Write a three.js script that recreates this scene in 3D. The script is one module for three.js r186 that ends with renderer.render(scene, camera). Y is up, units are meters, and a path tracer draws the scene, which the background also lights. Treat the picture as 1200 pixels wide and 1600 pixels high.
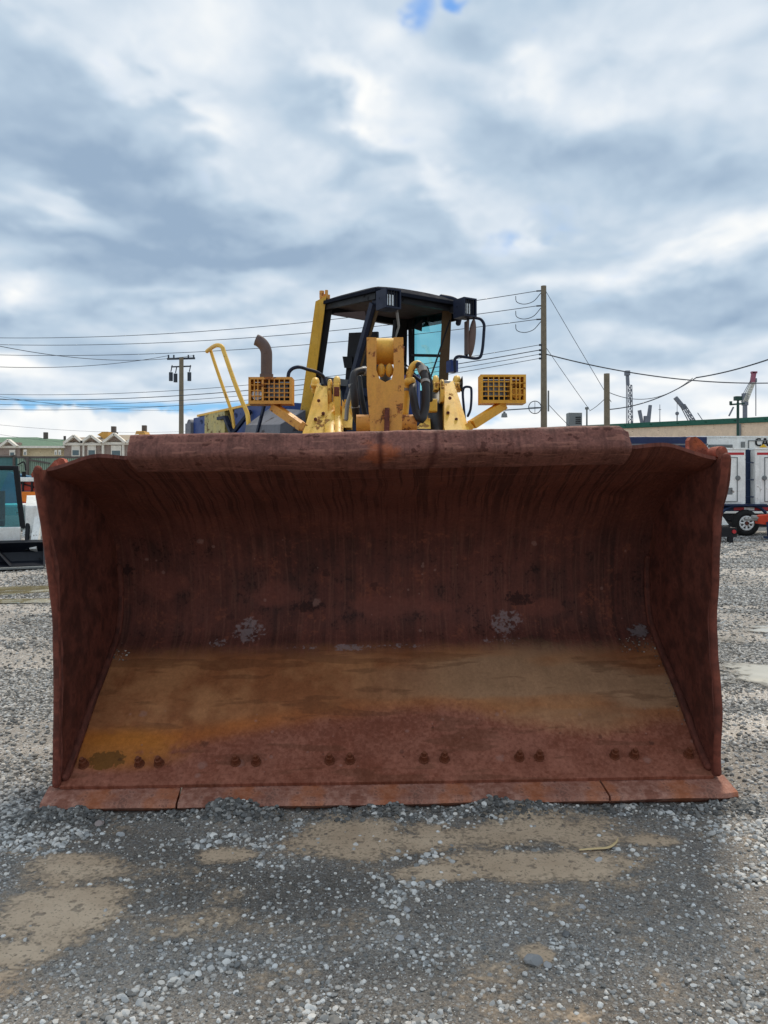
import * as THREE from 'three';

import { mergeGeometries, mergeVertices, toCreasedNormals } from 'three/addons/utils/BufferGeometryUtils.js';
import { FontLoader } from 'three/addons/loaders/FontLoader.js';
import { TextGeometry } from 'three/addons/geometries/TextGeometry.js';

// ---------------------------------------------------------------- camera, sky, sun, exposure
const scene = new THREE.Scene();
const camera = new THREE.PerspectiveCamera(67.38, 0.75, 0.1, 3000);
camera.position.set(0, 1.55, 0);
camera.lookAt(0, 1.55, -10);
camera.setViewOffset(1200, 1600, 0, 45, 1200, 1600);   // the lens looks a touch below the horizon
const renderer = new THREE.WebGLRenderer({ antialias: true });
renderer.toneMapping = THREE.LinearToneMapping;
renderer.toneMappingExposure = 1.14;
renderer.shadowMap.enabled = true;

const sun = new THREE.DirectionalLight(0xfff1dc, 2.2);
const SUN_AZ = 20 * Math.PI / 180, SUN_EL = 50 * Math.PI / 180;   // behind the machine, a little to the right
sun.position.set(Math.sin(SUN_AZ) * Math.cos(SUN_EL) * 60, Math.sin(SUN_EL) * 60, -8 - Math.cos(SUN_AZ) * Math.cos(SUN_EL) * 60);
sun.target.position.set(0, 0, -8);
sun.castShadow = true;
sun.shadow.radius = 20;
sun.shadow.mapSize.set(4096, 4096);
Object.assign(sun.shadow.camera, { left: -30, right: 30, top: 30, bottom: -30, near: 1, far: 200 });
scene.add(sun, sun.target);

// ---------------------------------------------------------------- random numbers and noise
function rng(seed) {
  let a = seed >>> 0;
  return () => { a = (a + 0x6d2b79f5) | 0; let t = Math.imul(a ^ (a >>> 15), 1 | a); t = (t + Math.imul(t ^ (t >>> 7), 61 | t)) ^ t; return ((t ^ (t >>> 14)) >>> 0) / 4294967296; };
}
const clamp = (x, a = 0, b = 1) => Math.min(b, Math.max(a, x));
const lerp = (a, b, t) => a + (b - a) * t;
const ss = (a, b, x) => { const t = clamp((x - a) / (b - a)); return t * t * (3 - 2 * t); };
function h2(x, y, s = 0) {
  let h = Math.imul(x, 374761393) + Math.imul(y, 668265263) + Math.imul(s, 1442695041) | 0;
  h = Math.imul(h ^ (h >>> 13), 1274126177); h ^= h >>> 16;
  h = Math.imul(h, 0x85ebca6b); return ((h ^ (h >>> 15)) >>> 0) / 4294967296;
}
// value noise; p = period in cells (0 = none)
const TAB = new Float32Array(65536); { const r = rng(12345); for (let i = 0; i < 65536; i++) TAB[i] = r(); }
function vn(x, y, p = 0, s = 0) {
  const xi = Math.floor(x), yi = Math.floor(y), fx = x - xi, fy = y - yi;
  const u = fx * fx * fx * (fx * (fx * 6 - 15) + 10), v = fy * fy * fy * (fy * (fy * 6 - 15) + 10);
  let x0 = xi, x1 = xi + 1, y0 = yi, y1 = yi + 1;
  if (p) { x0 = ((x0 % p) + p) % p; x1 = ((x1 % p) + p) % p; y0 = ((y0 % p) + p) % p; y1 = ((y1 % p) + p) % p; }
  x0 = (x0 + s * 73) & 255; x1 = (x1 + s * 73) & 255; y0 = ((y0 + s * 151) & 255) << 8; y1 = ((y1 + s * 151) & 255) << 8;
  const a = TAB[x0 | y0], b = TAB[x1 | y0], c = TAB[x0 | y1], d = TAB[x1 | y1];
  return a + (b - a) * u + (c - a) * v + (a - b - c + d) * u * v;
}
function fbm(x, y, o = 5, p = 0, s = 0, g = 0.5) {
  let t = 0, a = 1, n = 0;
  for (let i = 0; i < o; i++) { t += a * vn(x, y, p, s + i * 17); n += a; a *= g; x = x * 2 + (p ? 0 : 13.7); y = y * 2 + (p ? 0 : 7.3); p *= 2; }
  return t / n;
}
const toS = (x) => { x = clamp(x); return Math.round(255 * (x <= 0.0031308 ? 12.92 * x : 1.055 * Math.pow(x, 1 / 2.4) - 0.055)); };
const srgb = (r, g, b) => [r, g, b].map((v) => { v /= 255; return v <= 0.04045 ? v / 12.92 : Math.pow((v + 0.055) / 1.055, 2.4); });
const mix3 = (a, b, t) => [a[0] + (b[0] - a[0]) * t, a[1] + (b[1] - a[1]) * t, a[2] + (b[2] - a[2]) * t];

// a painted surface: f(x, y) in pixels gives [linear colour, roughness, height 0..1, alpha]
function surface(w, h, f, wrap = true) {
  const c = new Uint8Array(w * h * 4), d = new Uint8Array(w * h * 4);
  for (let y = 0; y < h; y++) for (let x = 0; x < w; x++) {
    const [col, ro, he, al = 1] = f(x, y), i = (y * w + x) * 4;
    c[i] = toS(col[0]); c[i + 1] = toS(col[1]); c[i + 2] = toS(col[2]); c[i + 3] = 255 * clamp(al);
    d[i] = 255 * clamp(he); d[i + 1] = 255 * clamp(ro); d[i + 2] = 0; d[i + 3] = 255;
  }
  const mk = (a, s) => {
    const t = new THREE.DataTexture(a, w, h, THREE.RGBAFormat);
    t.magFilter = THREE.LinearFilter; t.minFilter = THREE.LinearMipmapLinearFilter; t.generateMipmaps = true;
    t.wrapS = t.wrapT = wrap ? THREE.RepeatWrapping : THREE.ClampToEdgeWrapping;
    if (s) t.colorSpace = THREE.SRGBColorSpace;
    t.needsUpdate = true; return t;
  };
  return { map: mk(c, true), data: mk(d, false) };
}
function matOf(s, bump, extra = {}) {
  return new THREE.MeshPhysicalMaterial({ map: s.map, roughnessMap: s.data, bumpMap: s.data, bumpScale: bump, roughness: 1, metalness: 0, ...extra });
}
// a clone of a material whose texture covers `size` metres instead of one
function sized(m, size) {
  const k = m.clone();
  for (const n of ['map', 'roughnessMap', 'bumpMap']) if (k[n]) { k[n] = m[n].clone(); k[n].repeat.set(1 / size, 1 / size); k[n].needsUpdate = true; }
  return k;
}

// ---------------------------------------------------------------- sky: broken grey cloud with white gaps, computed by direction
{
  const W = 2304, H = 1152, data = new Float32Array(W * H * 4), D = Math.PI / 180;
  // cloud banks: azimuth, elevation, half width, half height in degrees, tilt in degrees, brightness
  const banks = [
    [-23.4, 25.7, 6.0, 2.4, 0, -0.36], [-25.0, 21.6, 7.4, 3.3, 0, -0.34], [-14.9, 20.7, 7.6, 2.5, 10, -0.36], [-22.2, 20.3, 6.5, 1.7, 0, -0.2], [-21.8, 15.4, 10.7, 2.7, 0, -0.34],
    [-12.7, 16.3, 5.0, 1.8, 0, -0.22], [-6.2, 24.5, 4.2, 1.6, 30, -0.26], [0.0, 22.0, 3.8, 1.4, 25, -0.34], [5.7, 24.1, 7.1, 2.4, -15, -0.26], [8.1, 29.8, 3.3, 1.2, 10, -0.3], [13.1, 22.7, 5.9, 1.4, 5, -0.34],
    [10.9, 19.2, 7.4, 1.7, 0, -0.26], [16.3, 18.4, 8.8, 2.6, 0, -0.16], [0.0, 16.0, 14.3, 2.0, 0, -0.24], [11.8, 10.9, 13.7, 1.8, 0, -0.22], [-20.1, 11.3, 10.9, 1.6, 0, -0.3], [24.6, 19.0, 4.7, 2.1, 0, -0.2], [23.8, 13.1, 5.6, 1.5, 0, -0.16], [19.3, 12.6, 6.8, 1.8, 10, -0.16],
    [-14.0, 7.1, 7.2, 0.8, 0, -0.2], [-22.6, 7.2, 4.9, 0.7, 0, -0.14], [-9.7, 27.9, 3.2, 1.9, 40, -0.2],
    [-2.1, 26.2, 2.9, 1.2, 30, 0.62], [-5.7, 28.1, 2.8, 1.0, 30, 0.4], [-12.7, 29.1, 7.7, 2.6, 20, 0.34], [-24.2, 29.2, 6.0, 1.1, 0, 0.34], [-17.6, 27.1, 2.6, 0.8, 40, 0.2], [-14.5, 25.1, 4.0, 1.0, 30, 0.4], [-24.2, 18.2, 3.0, 0.9, 0, 0.52], [-25.4, 17.2, 3.1, 0.6, 0, 0.2],
    [0.0, 30.1, 5.3, 2.1, 10, 0.36], [11.8, 27.9, 2.7, 1.5, 30, 0.36], [14.9, 29.1, 4.9, 1.5, -10, 0.3], [23.0, 28.6, 5.7, 1.8, 0, 0.32], [10.9, 29.1, 1.2, 0.5, 0, 0.3], [3.8, 21.1, 2.9, 1.1, 35, 0.46], [0.5, 21.0, 1.9, 0.8, 20, 0.3], [2.6, 24.2, 1.9, 1.2, 20, 0.26], [6.7, 19.4, 5.7, 1.4, 20, 0.2],
    [-9.5, 20.5, 4.2, 1.3, 20, 0.3], [-6.7, 22.3, 4.2, 1.1, 20, 0.2], [-13.6, 15.0, 2.7, 0.8, 20, 0.3], [-23.8, 15.3, 2.8, 0.7, 0, 0.24], [-10.4, 14.9, 2.8, 0.6, 10, 0.24], [-25.8, 12.5, 2.3, 1.1, 30, 0.44], [-11.3, 10.9, 5.1, 0.8, -4, 0.42], [-14.0, 13.0, 5.4, 0.5, 0, 0.16], [16.7, 14.1, 9.6, 1.2, -6, 0.3], [23.4, 15.2, 5.6, 1.2, 4, 0.24], [10.4, 18.4, 1.4, 0.4, 0, 0.3], [18.4, 10.5, 8.6, 0.6, -5, 0.16], [-3.8, 19.0, 5.7, 1.3, 0, 0.14],
    [18.4, 6.1, 18.0, 2.1, 0, 0.5], [14.0, 7.6, 13.5, 0.8, 0, 0.24], [-25.8, 7.7, 2.7, 0.9, 0, 0.6], [-19.7, 6.8, 11.0, 0.6, 0, 0.34], [-8.5, 9.1, 7.5, 0.7, 0, 0.2], [17.6, 3.0, 22.6, 1.9, 0, 0.35],
  ].map(([az, el, rx, ry, tilt, a]) => [az * D, el * D, rx * D, ry * D, Math.cos(tilt * D), Math.sin(tilt * D), a]);
  const gaps = [[2.9, 31.7, 1.6, 1.1], [5.5, 32.1, 1.7, 0.6], [14.3, 31.5, 2.7, 0.5], [-23.0, 5.5, 6.9, 0.5], [-12.7, 5.6, 10.0, 0.4], [-1.9, 5.0, 9.5, 0.6]].map(([v, ...r]) => [v, ...r].map((x) => x * D));
  const heaps = [[-23.6, 3.8, 3.4, 1.6], [-25.0, 2.8, 4.7, 1.4], [-19.7, 3.4, 3.4, 1.0], [-16.2, 3.8, 2.5, 1.2], [-12.7, 3.5, 4.1, 1.1]].map(([v, ...r]) => [v, ...r].map((x) => x * D));
  const slate = srgb(142, 164, 188), mid = srgb(178, 196, 213), pale = srgb(212, 221, 230), white = srgb(243, 243, 241), blue = srgb(104, 158, 226), low = srgb(128, 188, 232);
  for (let j = 0; j < H; j++) {
    const el = ((j + 0.5) / H - 0.5) * Math.PI, y = Math.sin(el);
    for (let i = 0; i < W; i++) {
      const o = (j * W + i) * 4; data[o + 3] = 1;
      if (el < -0.02) { data[o] = 0.30; data[o + 1] = 0.30; data[o + 2] = 0.29; continue; }
      const th = ((i + 0.5) / W - 0.5) * 2 * Math.PI, x = Math.cos(th) * Math.cos(el), z = Math.sin(th) * Math.cos(el);
      const az = Math.atan2(x, -z), k = 1 / (Math.max(y, 0) + 0.16);
      let px = x * k * 1.5 + 20, pz = z * k * 1.5 + 40;
      const w1 = fbm(px * 1.3 + 5, pz * 1.3, 4, 0, 3) - 0.5, w2 = fbm(px * 1.3, pz * 1.3 + 9, 4, 0, 5) - 0.5;
      const f6 = (a, b) => fbm(a * 1.6 + w1 * 0.5, b * 1.6 + w2 * 0.5, 7, 0, 11, 0.55), n = f6(px, pz), toward = 0.05 + 0.03 * n, lit = (n - f6(px * (1 - toward) + 20 * toward + 0.012, pz * (1 - toward) + 40 * toward - 0.03));
      const fine = fbm(px * 5 + w1 * 1.5, pz * 5 + w2 * 1.5, 5, 0, 21, 0.55) - 0.5;
      let t = 0.5 + (n - 0.5) * 0.56 + fine * 0.17 + lit * 0.7;
      const sc = 0.35 + 0.65 * clamp(el / 0.5), wa = az + (w1 * 0.12 + fine * 0.07) * sc, we = el + (w2 * 0.1 + fine * 0.07) * sc;
      for (const b of banks) {
        const dx = (wa - b[0]), dy = (we - b[1]), u = (dx * b[4] - dy * b[5]) / b[2], v = (dx * b[5] + dy * b[4]) / b[3], q = u * u + v * v;
        if (q < 6) t += b[6] * (b[6] > 0 ? 0.82 : 0.8) * Math.exp(-q * 0.85) * (0.8 + n * 0.4);
      }
      t = clamp(t, 0.02, 1.12);
      let c = t < 0.36 ? mix3(slate, mid, t / 0.36) : t < 0.7 ? mix3(mid, pale, (t - 0.36) / 0.34) : mix3(pale, white, clamp((t - 0.7) / 0.35));
      const hz = ss(0.16, 0.0, el);                       // distant cloud near the horizon is paler
      c = mix3(c, pale, hz * 0.35);
      let gp = 0;
      for (const g of gaps) { const u = (az + w1 * 0.06 + fine * 0.06 - g[0]) / g[2], v = (el + (w2 * 0.03 + fine * 0.05) * (el > 0.3 ? 1.2 : 0.35) - g[1]) / g[3]; gp = Math.max(gp, Math.exp(-(u * u + v * v)) * (g[1] > 0.3 ? 1.25 : 1.7)); }
      gp = ss(0.35, 1.3, gp + fine * 1.5 + (n - 0.5) * 0.8);
      c = mix3(c, mix3(low, blue, ss(0.1, 0.4, el)), gp * 0.92);
      const hn = fbm(az * 26, el * 34, 5, 0, 31, 0.55) - 0.5;
      let hp = 0;
      for (const g of heaps) { const u = (az + hn * 0.05 - g[0]) / g[2], v = (el + hn * 0.035 - g[1]) / g[3]; hp = Math.max(hp, 1.35 - (u * u + v * v)); }
      hp = ss(0.12, 0.4, hp);
      c = mix3(c, mix3(pale, white, clamp(0.75 + hn * 1.3)), hp * 0.92);
      data[o] = c[0]; data[o + 1] = c[1]; data[o + 2] = c[2];
    }
  }
  const t = new THREE.DataTexture(data, W, H, THREE.RGBAFormat, THREE.FloatType);
  t.mapping = THREE.EquirectangularReflectionMapping; t.magFilter = THREE.LinearFilter; t.needsUpdate = true;
  scene.background = t; scene.environment = t;
}

// ---------------------------------------------------------------- things, parts, shapes
const used = new Map();
function numbered(n) { const k = used.get(n) ?? 0; used.set(n, k + 1); return k ? `${n}_${String(k).padStart(3, '0')}` : n; }
function tag(o, label, category, group, kind) {
  if (label) o.userData.label = label;
  if (category) o.userData.category = category;
  if (group) o.userData.group = group;
  if (kind) o.userData.kind = kind;
  return o;
}
function thing(name, label, category, p = [0, 0, 0], group) {
  const o = new THREE.Group(); o.name = numbered(name); o.position.set(...p); o.userData.base = 1; scene.add(o);
  delete o.userData.base; return tag(o, label, category, group);
}
function worldOf(o) { const v = new THREE.Vector3(); while (o) { v.add(o.position); o = o.parent; } return v; }
// one mesh from shapes given in world metres, hung under `parent` (unturned parents only)
function part(name, geos, m, parent, label) {
  const g = joined(geos), w = worldOf(parent); g.translate(-w.x, -w.y, -w.z);
  return local(name, g, m, parent, label);
}
function local(name, geos, m, parent, label) {
  const o = new THREE.Mesh(joined(geos), m); o.name = parent === scene ? numbered(name) : name; o.castShadow = o.receiveShadow = true; parent.add(o);
  if (label) o.userData.label = label;
  return o;
}
function parts(name, list, m, parent) { for (const g of list) part(name, g, m, parent); }
function group(name, parent) { const g = new THREE.Group(); g.name = name; parent.add(g); return g; }
function solo(name, geos, m, base, label, category, grp, kind) {
  const g = joined(geos); g.translate(-base[0], -base[1], -base[2]);
  const o = local(name, g, m, scene); o.position.set(...base); return tag(o, label, category, grp, kind);
}
function plain(g) {
  const n = g.index ? g.toNonIndexed() : g;
  for (const k of Object.keys(n.attributes)) if (!['position', 'normal', 'uv'].includes(k)) n.deleteAttribute(k);
  if (!n.attributes.normal) n.computeVertexNormals();
  return n;
}
function joined(geos) { const a = [].concat(geos).flat(5); if (a.length === 1) return a[0]; return mergeGeometries(a.map(plain)); }
// uv in metres, looking along the main direction of each face
function boxUV(g) {
  g = plain(g); const p = g.attributes.position, uv = new Float32Array(p.count * 2), a = new THREE.Vector3(), b = new THREE.Vector3(), c = new THREE.Vector3();
  for (let i = 0; i < p.count; i += 3) {
    a.fromBufferAttribute(p, i); b.fromBufferAttribute(p, i + 1); c.fromBufferAttribute(p, i + 2);
    const n = b.clone().sub(a).cross(c.clone().sub(a)), ax = Math.abs(n.x), ay = Math.abs(n.y), az = Math.abs(n.z);
    [a, b, c].forEach((v, k) => {
      const q = ax >= ay && ax >= az ? [v.z, v.y] : ay >= az ? [v.x, v.z] : [v.x, v.y];
      uv[(i + k) * 2] = q[0]; uv[(i + k) * 2 + 1] = q[1];
    });
  }
  g.setAttribute('uv', new THREE.BufferAttribute(uv, 2)); return g;
}
function flat(pos, idx) {
  const g = new THREE.BufferGeometry(); g.setAttribute('position', new THREE.Float32BufferAttribute(pos.flat(), 3)); g.setIndex(idx.flat());
  const n = g.toNonIndexed(); n.computeVertexNormals(); return boxUV(n);
}
// a block from its corners: four of one end (round), four of the other end
function hexa(a, b) { return flat([...a, ...b], [[0, 3, 2], [0, 2, 1], [4, 5, 6], [4, 6, 7], [0, 1, 5], [0, 5, 4], [1, 2, 6], [1, 6, 5], [2, 3, 7], [2, 7, 6], [3, 0, 4], [3, 4, 7]]); }
function bx(w, h, d, x, y, z, ry = 0) { const g = new THREE.BoxGeometry(w, h, d); if (ry) g.rotateY(ry); g.translate(x, y, z); return boxUV(g); }
// a box with chamfered edges
function cbx(w, h, d, x, y, z, c = 0.02, ry = 0) {
  const s = new THREE.Shape(), X = w / 2 - c, Y = h / 2 - c; s.moveTo(-X, -Y); s.lineTo(X, -Y); s.lineTo(X, Y); s.lineTo(-X, Y); s.closePath();
  const g = new THREE.ExtrudeGeometry(s, { depth: d - 2 * c, bevelEnabled: true, bevelThickness: c, bevelSize: c, bevelSegments: 2, curveSegments: 1 });
  g.translate(0, 0, -d / 2 + c); if (ry) g.rotateY(ry); g.translate(x, y, z); return boxUV(g);
}
const V = (a) => new THREE.Vector3(...a);
// a straight bar of w (level) by h between two points
function beam(a, b, w, h = w, w2 = w, h2_ = h) {
  const A = V(a), B = V(b), d = B.clone().sub(A).normalize(), s = new THREE.Vector3().crossVectors(d, Math.abs(d.y) > 0.98 ? new THREE.Vector3(0, 0, 1) : new THREE.Vector3(0, 1, 0)).normalize(), u = new THREE.Vector3().crossVectors(s, d);
  const ring = (P, w, h) => [[-1, -1], [1, -1], [1, 1], [-1, 1]].map(([i, j]) => P.clone().addScaledVector(s, i * w / 2).addScaledVector(u, j * h / 2).toArray());
  return hexa(ring(A, w, h), ring(B, w2, h2_));
}
function rod(a, b, r, r2 = r, n = 12) {
  const A = V(a), B = V(b), d = B.clone().sub(A), g = new THREE.CylinderGeometry(r2, r, d.length(), n, 1);
  g.translate(0, d.length() / 2, 0); g.applyQuaternion(new THREE.Quaternion().setFromUnitVectors(new THREE.Vector3(0, 1, 0), d.clone().normalize())); g.translate(...a); return boxUV(g);
}
function tube(pts, r, n = 8, seg = 0, type = 'centripetal') {
  const c = new THREE.CatmullRomCurve3(pts.map(V), false, type), g = plain(new THREE.TubeGeometry(c, seg || pts.length * 6, r, n, false)), ends = [];
  for (const t of [0, 1]) { const s = new THREE.SphereGeometry(r * 0.98, n, 5); s.translate(...c.getPoint(t).toArray()); ends.push(plain(s)); }
  return boxUV(mergeGeometries([g, ...ends]));
}
// a plate: flat outline pushed along v
function slab(pts, v) {
  const P = pts.map(V), n = new THREE.Vector3();
  for (let i = 0; i < P.length; i++) n.add(P[i].clone().cross(P[(i + 1) % P.length]));
  const ax = [Math.abs(n.x), Math.abs(n.y), Math.abs(n.z)], q = (p) => (ax[0] >= ax[1] && ax[0] >= ax[2] ? new THREE.Vector2(p.y, p.z) : ax[1] >= ax[2] ? new THREE.Vector2(p.z, p.x) : new THREE.Vector2(p.x, p.y));
  const tri = THREE.ShapeUtils.triangulateShape(P.map(q), []), N = P.length, pos = [...pts, ...pts.map((p) => [p[0] + v[0], p[1] + v[1], p[2] + v[2]])], idx = [];
  for (const [a, b, c] of tri) idx.push([a, b, c], [a + N, c + N, b + N]);
  for (let i = 0; i < N; i++) { const j = (i + 1) % N; idx.push([i, i + N, j + N], [i, j + N, j]); }
  return flat(pos, idx);
}
function sag(a, b, drop, n = 14) { return Array.from({ length: n + 1 }, (_, i) => { const t = i / n; return [lerp(a[0], b[0], t), lerp(a[1], b[1], t) - 4 * drop * t * (1 - t), lerp(a[2], b[2], t)]; }); }

// ---------------------------------------------------------------- materials
const RUST = { maroon: srgb(112, 65, 55), dark: srgb(70, 44, 39), ochre: srgb(152, 104, 62), orange: srgb(168, 92, 44), grey: srgb(150, 138, 136), pink: srgb(150, 96, 88) };
const rustTile = surface(1024, 1024, (x, y) => {
  const u = x / 1024, v = y / 1024;
  const a = fbm(u * 5, v * 5, 6, 5, 1, 0.6), b = fbm(u * 24, v * 24, 5, 24, 7, 0.6), c = fbm(u * 128, v * 128, 3, 128, 9);
  let k = mix3(RUST.dark, RUST.maroon, ss(0.22, 0.62, a * 0.6 + b * 0.4));
  k = mix3(k, RUST.orange, ss(0.58, 0.76, fbm(u * 7 + 0.3, v * 7, 5, 7, 40, 0.6)) * 0.22);
  k = mix3(k, RUST.pink, ss(0.6, 0.75, b) * 0.5);
  const s = 0.8 + c * 0.4; const pit = ss(0.66, 0.78, c);
  return [[k[0] * s * (1 - pit * 0.4), k[1] * s * (1 - pit * 0.4), k[2] * s * (1 - pit * 0.4)], 0.62 + b * 0.3, 0.5 + (b - 0.5) * 0.8 + (c - 0.5) * 0.4 - pit * 0.3];
});
const grime = (base, wear, rust, seed, amount, dirt) => surface(640, 640, (x, y) => {
  const u = x / 640, v = y / 640;
  const a = fbm(u * 4, v * 4, 6, 4, seed, 0.6), b = fbm(u * 18, v * 18, 5, 18, seed + 3, 0.6), c = fbm(u * 90, v * 90, 3, 90, seed + 5), st = fbm(u * 40, v * 5, 4, 5 * 8, seed + 60);
  let k = mix3(base, wear, ss(0.35, 0.7, a) * 0.5);
  k = mix3(k, dirt, ss(0.45, 0.75, st * 0.5 + b * 0.5) * 0.35);
  const r = ss(0.66 - amount * 0.3, 0.74 - amount * 0.3, a * 0.45 + b * 0.55);
  k = mix3(k, mix3(rust, RUST.dark, ss(0.4, 0.7, c)), r * 0.85);
  const s = 0.9 + c * 0.2;
  return [[k[0] * s, k[1] * s, k[2] * s], 0.42 + r * 0.4 + b * 0.2, 0.6 + (c - 0.5) * 0.2 - r * (0.2 + c * 0.3)];
});
const yellowTex = grime(srgb(238, 184, 66), srgb(244, 202, 104), srgb(150, 92, 46), 100, 0.06, srgb(190, 142, 60));
const leverTex = grime(srgb(226, 160, 66), srgb(216, 146, 72), srgb(160, 92, 54), 130, 0.24, srgb(186, 118, 60));
const greyTex = grime(srgb(205, 205, 203), srgb(225, 225, 222), srgb(150, 140, 130), 160, 0.0, srgb(180, 176, 170));
const rustSide = surface(640, 640, (x, y) => {
  const u = x / 640, v = y / 640, a = fbm(u * 4, v * 4, 6, 4, 61, 0.55), b = fbm(u * 20, v * 20, 5, 20, 67, 0.55), c = fbm(u * 90, v * 90, 3, 90, 69);
  let k = mix3(srgb(80, 47, 40), srgb(118, 67, 55), ss(0.25, 0.75, a * 0.2 + b * 0.8)); k = mix3(k, srgb(132, 78, 52), ss(0.6, 0.8, fbm(u * 3, v * 3, 5, 3, 71)) * 0.4); k = mix3(k, srgb(44, 28, 27), ss(0.66, 0.74, b) * 0.4);
  const s = 0.85 + c * 0.3; return [k.map((q) => q * s), 0.6 + b * 0.25, 0.5 + (b - 0.5) * 0.6 + (c - 0.5) * 0.3];
});
const rustPale = surface(640, 640, (x, y) => {
  const u = x / 640, v = y / 640, a = fbm(u * 5, v * 5, 6, 5, 81, 0.58), b = fbm(u * 26, v * 26, 5, 26, 87, 0.6), c = fbm(u * 100, v * 100, 3, 100, 89);
  let k = mix3(srgb(136, 86, 70), srgb(184, 136, 118), ss(0.3, 0.72, a * 0.5 + b * 0.5)); k = mix3(k, srgb(176, 100, 56), ss(0.55, 0.75, fbm(u * 4, v * 4, 5, 4, 91)) * 0.5); k = mix3(k, srgb(72, 44, 40), ss(0.64, 0.72, b) * 0.5);
  const s = 0.85 + c * 0.3; return [k.map((q) => q * s), 0.62 + b * 0.2, 0.5 + (b - 0.5) * 0.7 + (c - 0.5) * 0.4];
});
const M = {
  side: sized(matOf(rustSide, 0.003, { specularIntensity: 0.3 }), 1.4), pale: sized(matOf(rustPale, 0.002, { specularIntensity: 0.35 }), 0.7),
  rust: sized(matOf(rustTile, 0.002, { specularIntensity: 0.3 }), 1.1),
  rustFine: sized(matOf(rustTile, 0.001, { specularIntensity: 0.3 }), 0.4),
  yellow: sized(matOf(yellowTex, 0.001), 0.9),
  lever: sized(matOf(leverTex, 0.002), 0.7),
};
const paint = (r, g, b, rough = 0.55, extra = {}) => { const m = sized(matOf(greyTex, 0.0006, { specularIntensity: 0.6 }), 1.3); const c = srgb(r, g, b); m.color.setRGB(c[0] / 0.62, c[1] / 0.62, c[2] / 0.62); m.roughness = rough / 0.55; return Object.assign(m, extra); };
Object.assign(M, {
  lampYellow: M.yellow.clone(), navy: paint(26, 34, 56, 0.6), black: paint(24, 25, 30, 0.6), blue: paint(38, 62, 122, 0.5), dullBlue: paint(50, 74, 112, 0.6), brown: paint(92, 74, 52, 0.6), liner: paint(70, 56, 54, 0.9), hose: paint(46, 44, 46, 0.55), steel: paint(140, 138, 136, 0.4),
  exhaust: paint(96, 82, 80, 0.8), tyre: paint(34, 34, 34, 0.9), white: paint(238, 239, 238, 0.5), offWhite: paint(190, 190, 182, 0.6), wood: null, galv: paint(120, 124, 126, 0.6), wire: new THREE.MeshStandardMaterial({ color: 0x39414b, roughness: 0.8 }),
  glass: new THREE.MeshPhysicalMaterial({ color: new THREE.Color().setRGB(0.50, 0.83, 0.86), transmission: 1, thickness: 0, roughness: 0.02, ior: 1.5 }),
  clear: new THREE.MeshPhysicalMaterial({ color: new THREE.Color().setRGB(0.93, 0.95, 0.97), transmission: 1, thickness: 0, roughness: 0.02, ior: 1.5 }),
  lens: new THREE.MeshPhysicalMaterial({ color: 0xd8dde0, roughness: 0.15, metalness: 0.3 }),
});


// ---------------------------------------------------------------- ground
const EDGE_Z = -3.64;
function groundY(x, z) {
  let y = (fbm(x * 0.5 + 40, z * 0.5 + 40, 3, 0, 70) - 0.5) * 0.05 + (fbm(x * 2.5, z * 2.5, 3, 0, 71) - 0.5) * 0.022;
  const dist = Math.hypot(x, z + 4);
  y *= 1 - ss(30, 80, dist) * 0.6;
  if (z > -9 && z < 3 && Math.abs(x) < 5) {
    y += (x * 0.016) * ss(5, 2, Math.abs(x));                                   // the yard tilts a little across the bucket
    const k = ss(1.95, 1.6, Math.abs(x));
    const b = fbm(x * 4 + 3, 1.5, 3, 0, 73);                                    // loose stuff pushed up against the cutting edge
    y += k * (0.012 + 0.05 * ss(0.42, 0.75, b)) * Math.exp(-((z - (EDGE_Z + 0.02)) ** 2) / 0.006);
    y -= k * 0.05 * ss(EDGE_Z - 0.04, EDGE_Z - 0.3, z) * ss(-6, -5, z);
    if (k > 0 && z < EDGE_Z - 0.1) y = Math.min(y, 0.0 + x * 0.016);
  }
  return y;
}
// how much smooth mud lies at a spot (0..1)
const mudSpots = [[-0.1, -3.36, 0.36, 0.2, 0], [0.22, -3.36, 0.24, 0.17, 0], [0.63, -3.40, 0.46, 0.2, 0], [0.6, -3.12, 0.4, 0.15, 0.1], [0.25, -3.05, 0.22, 0.08, 0], [-1.28, -3.12, 0.24, 0.16, 0], [-1.2, -2.82, 0.26, 0.2, -0.2], [-1.24, -2.55, 0.22, 0.12, -0.4], [-0.67, -3.22, 0.14, 0.08, 0], [0.5, -2.53, 0.07, 0.07, 0.6], [1.15, -3.3, 0.12, 0.06, 0]];
function mud(x, z) {
  let m = 0;
  const w = (fbm(x * 3.2, z * 5.5, 5, 0, 81, 0.6) - 0.5);
  for (const [cx, cz, rx, rz, a] of mudSpots) {
    const c = Math.cos(a), s = Math.sin(a), u = ((x - cx) * c + (z - cz) * s) / rx, v = (-(x - cx) * s + (z - cz) * c) / rz;
    m = Math.max(m, 1.15 - Math.sqrt(u * u + v * v));
  }
  return clamp(m * 1.12 + w * 1.25);
}
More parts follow.
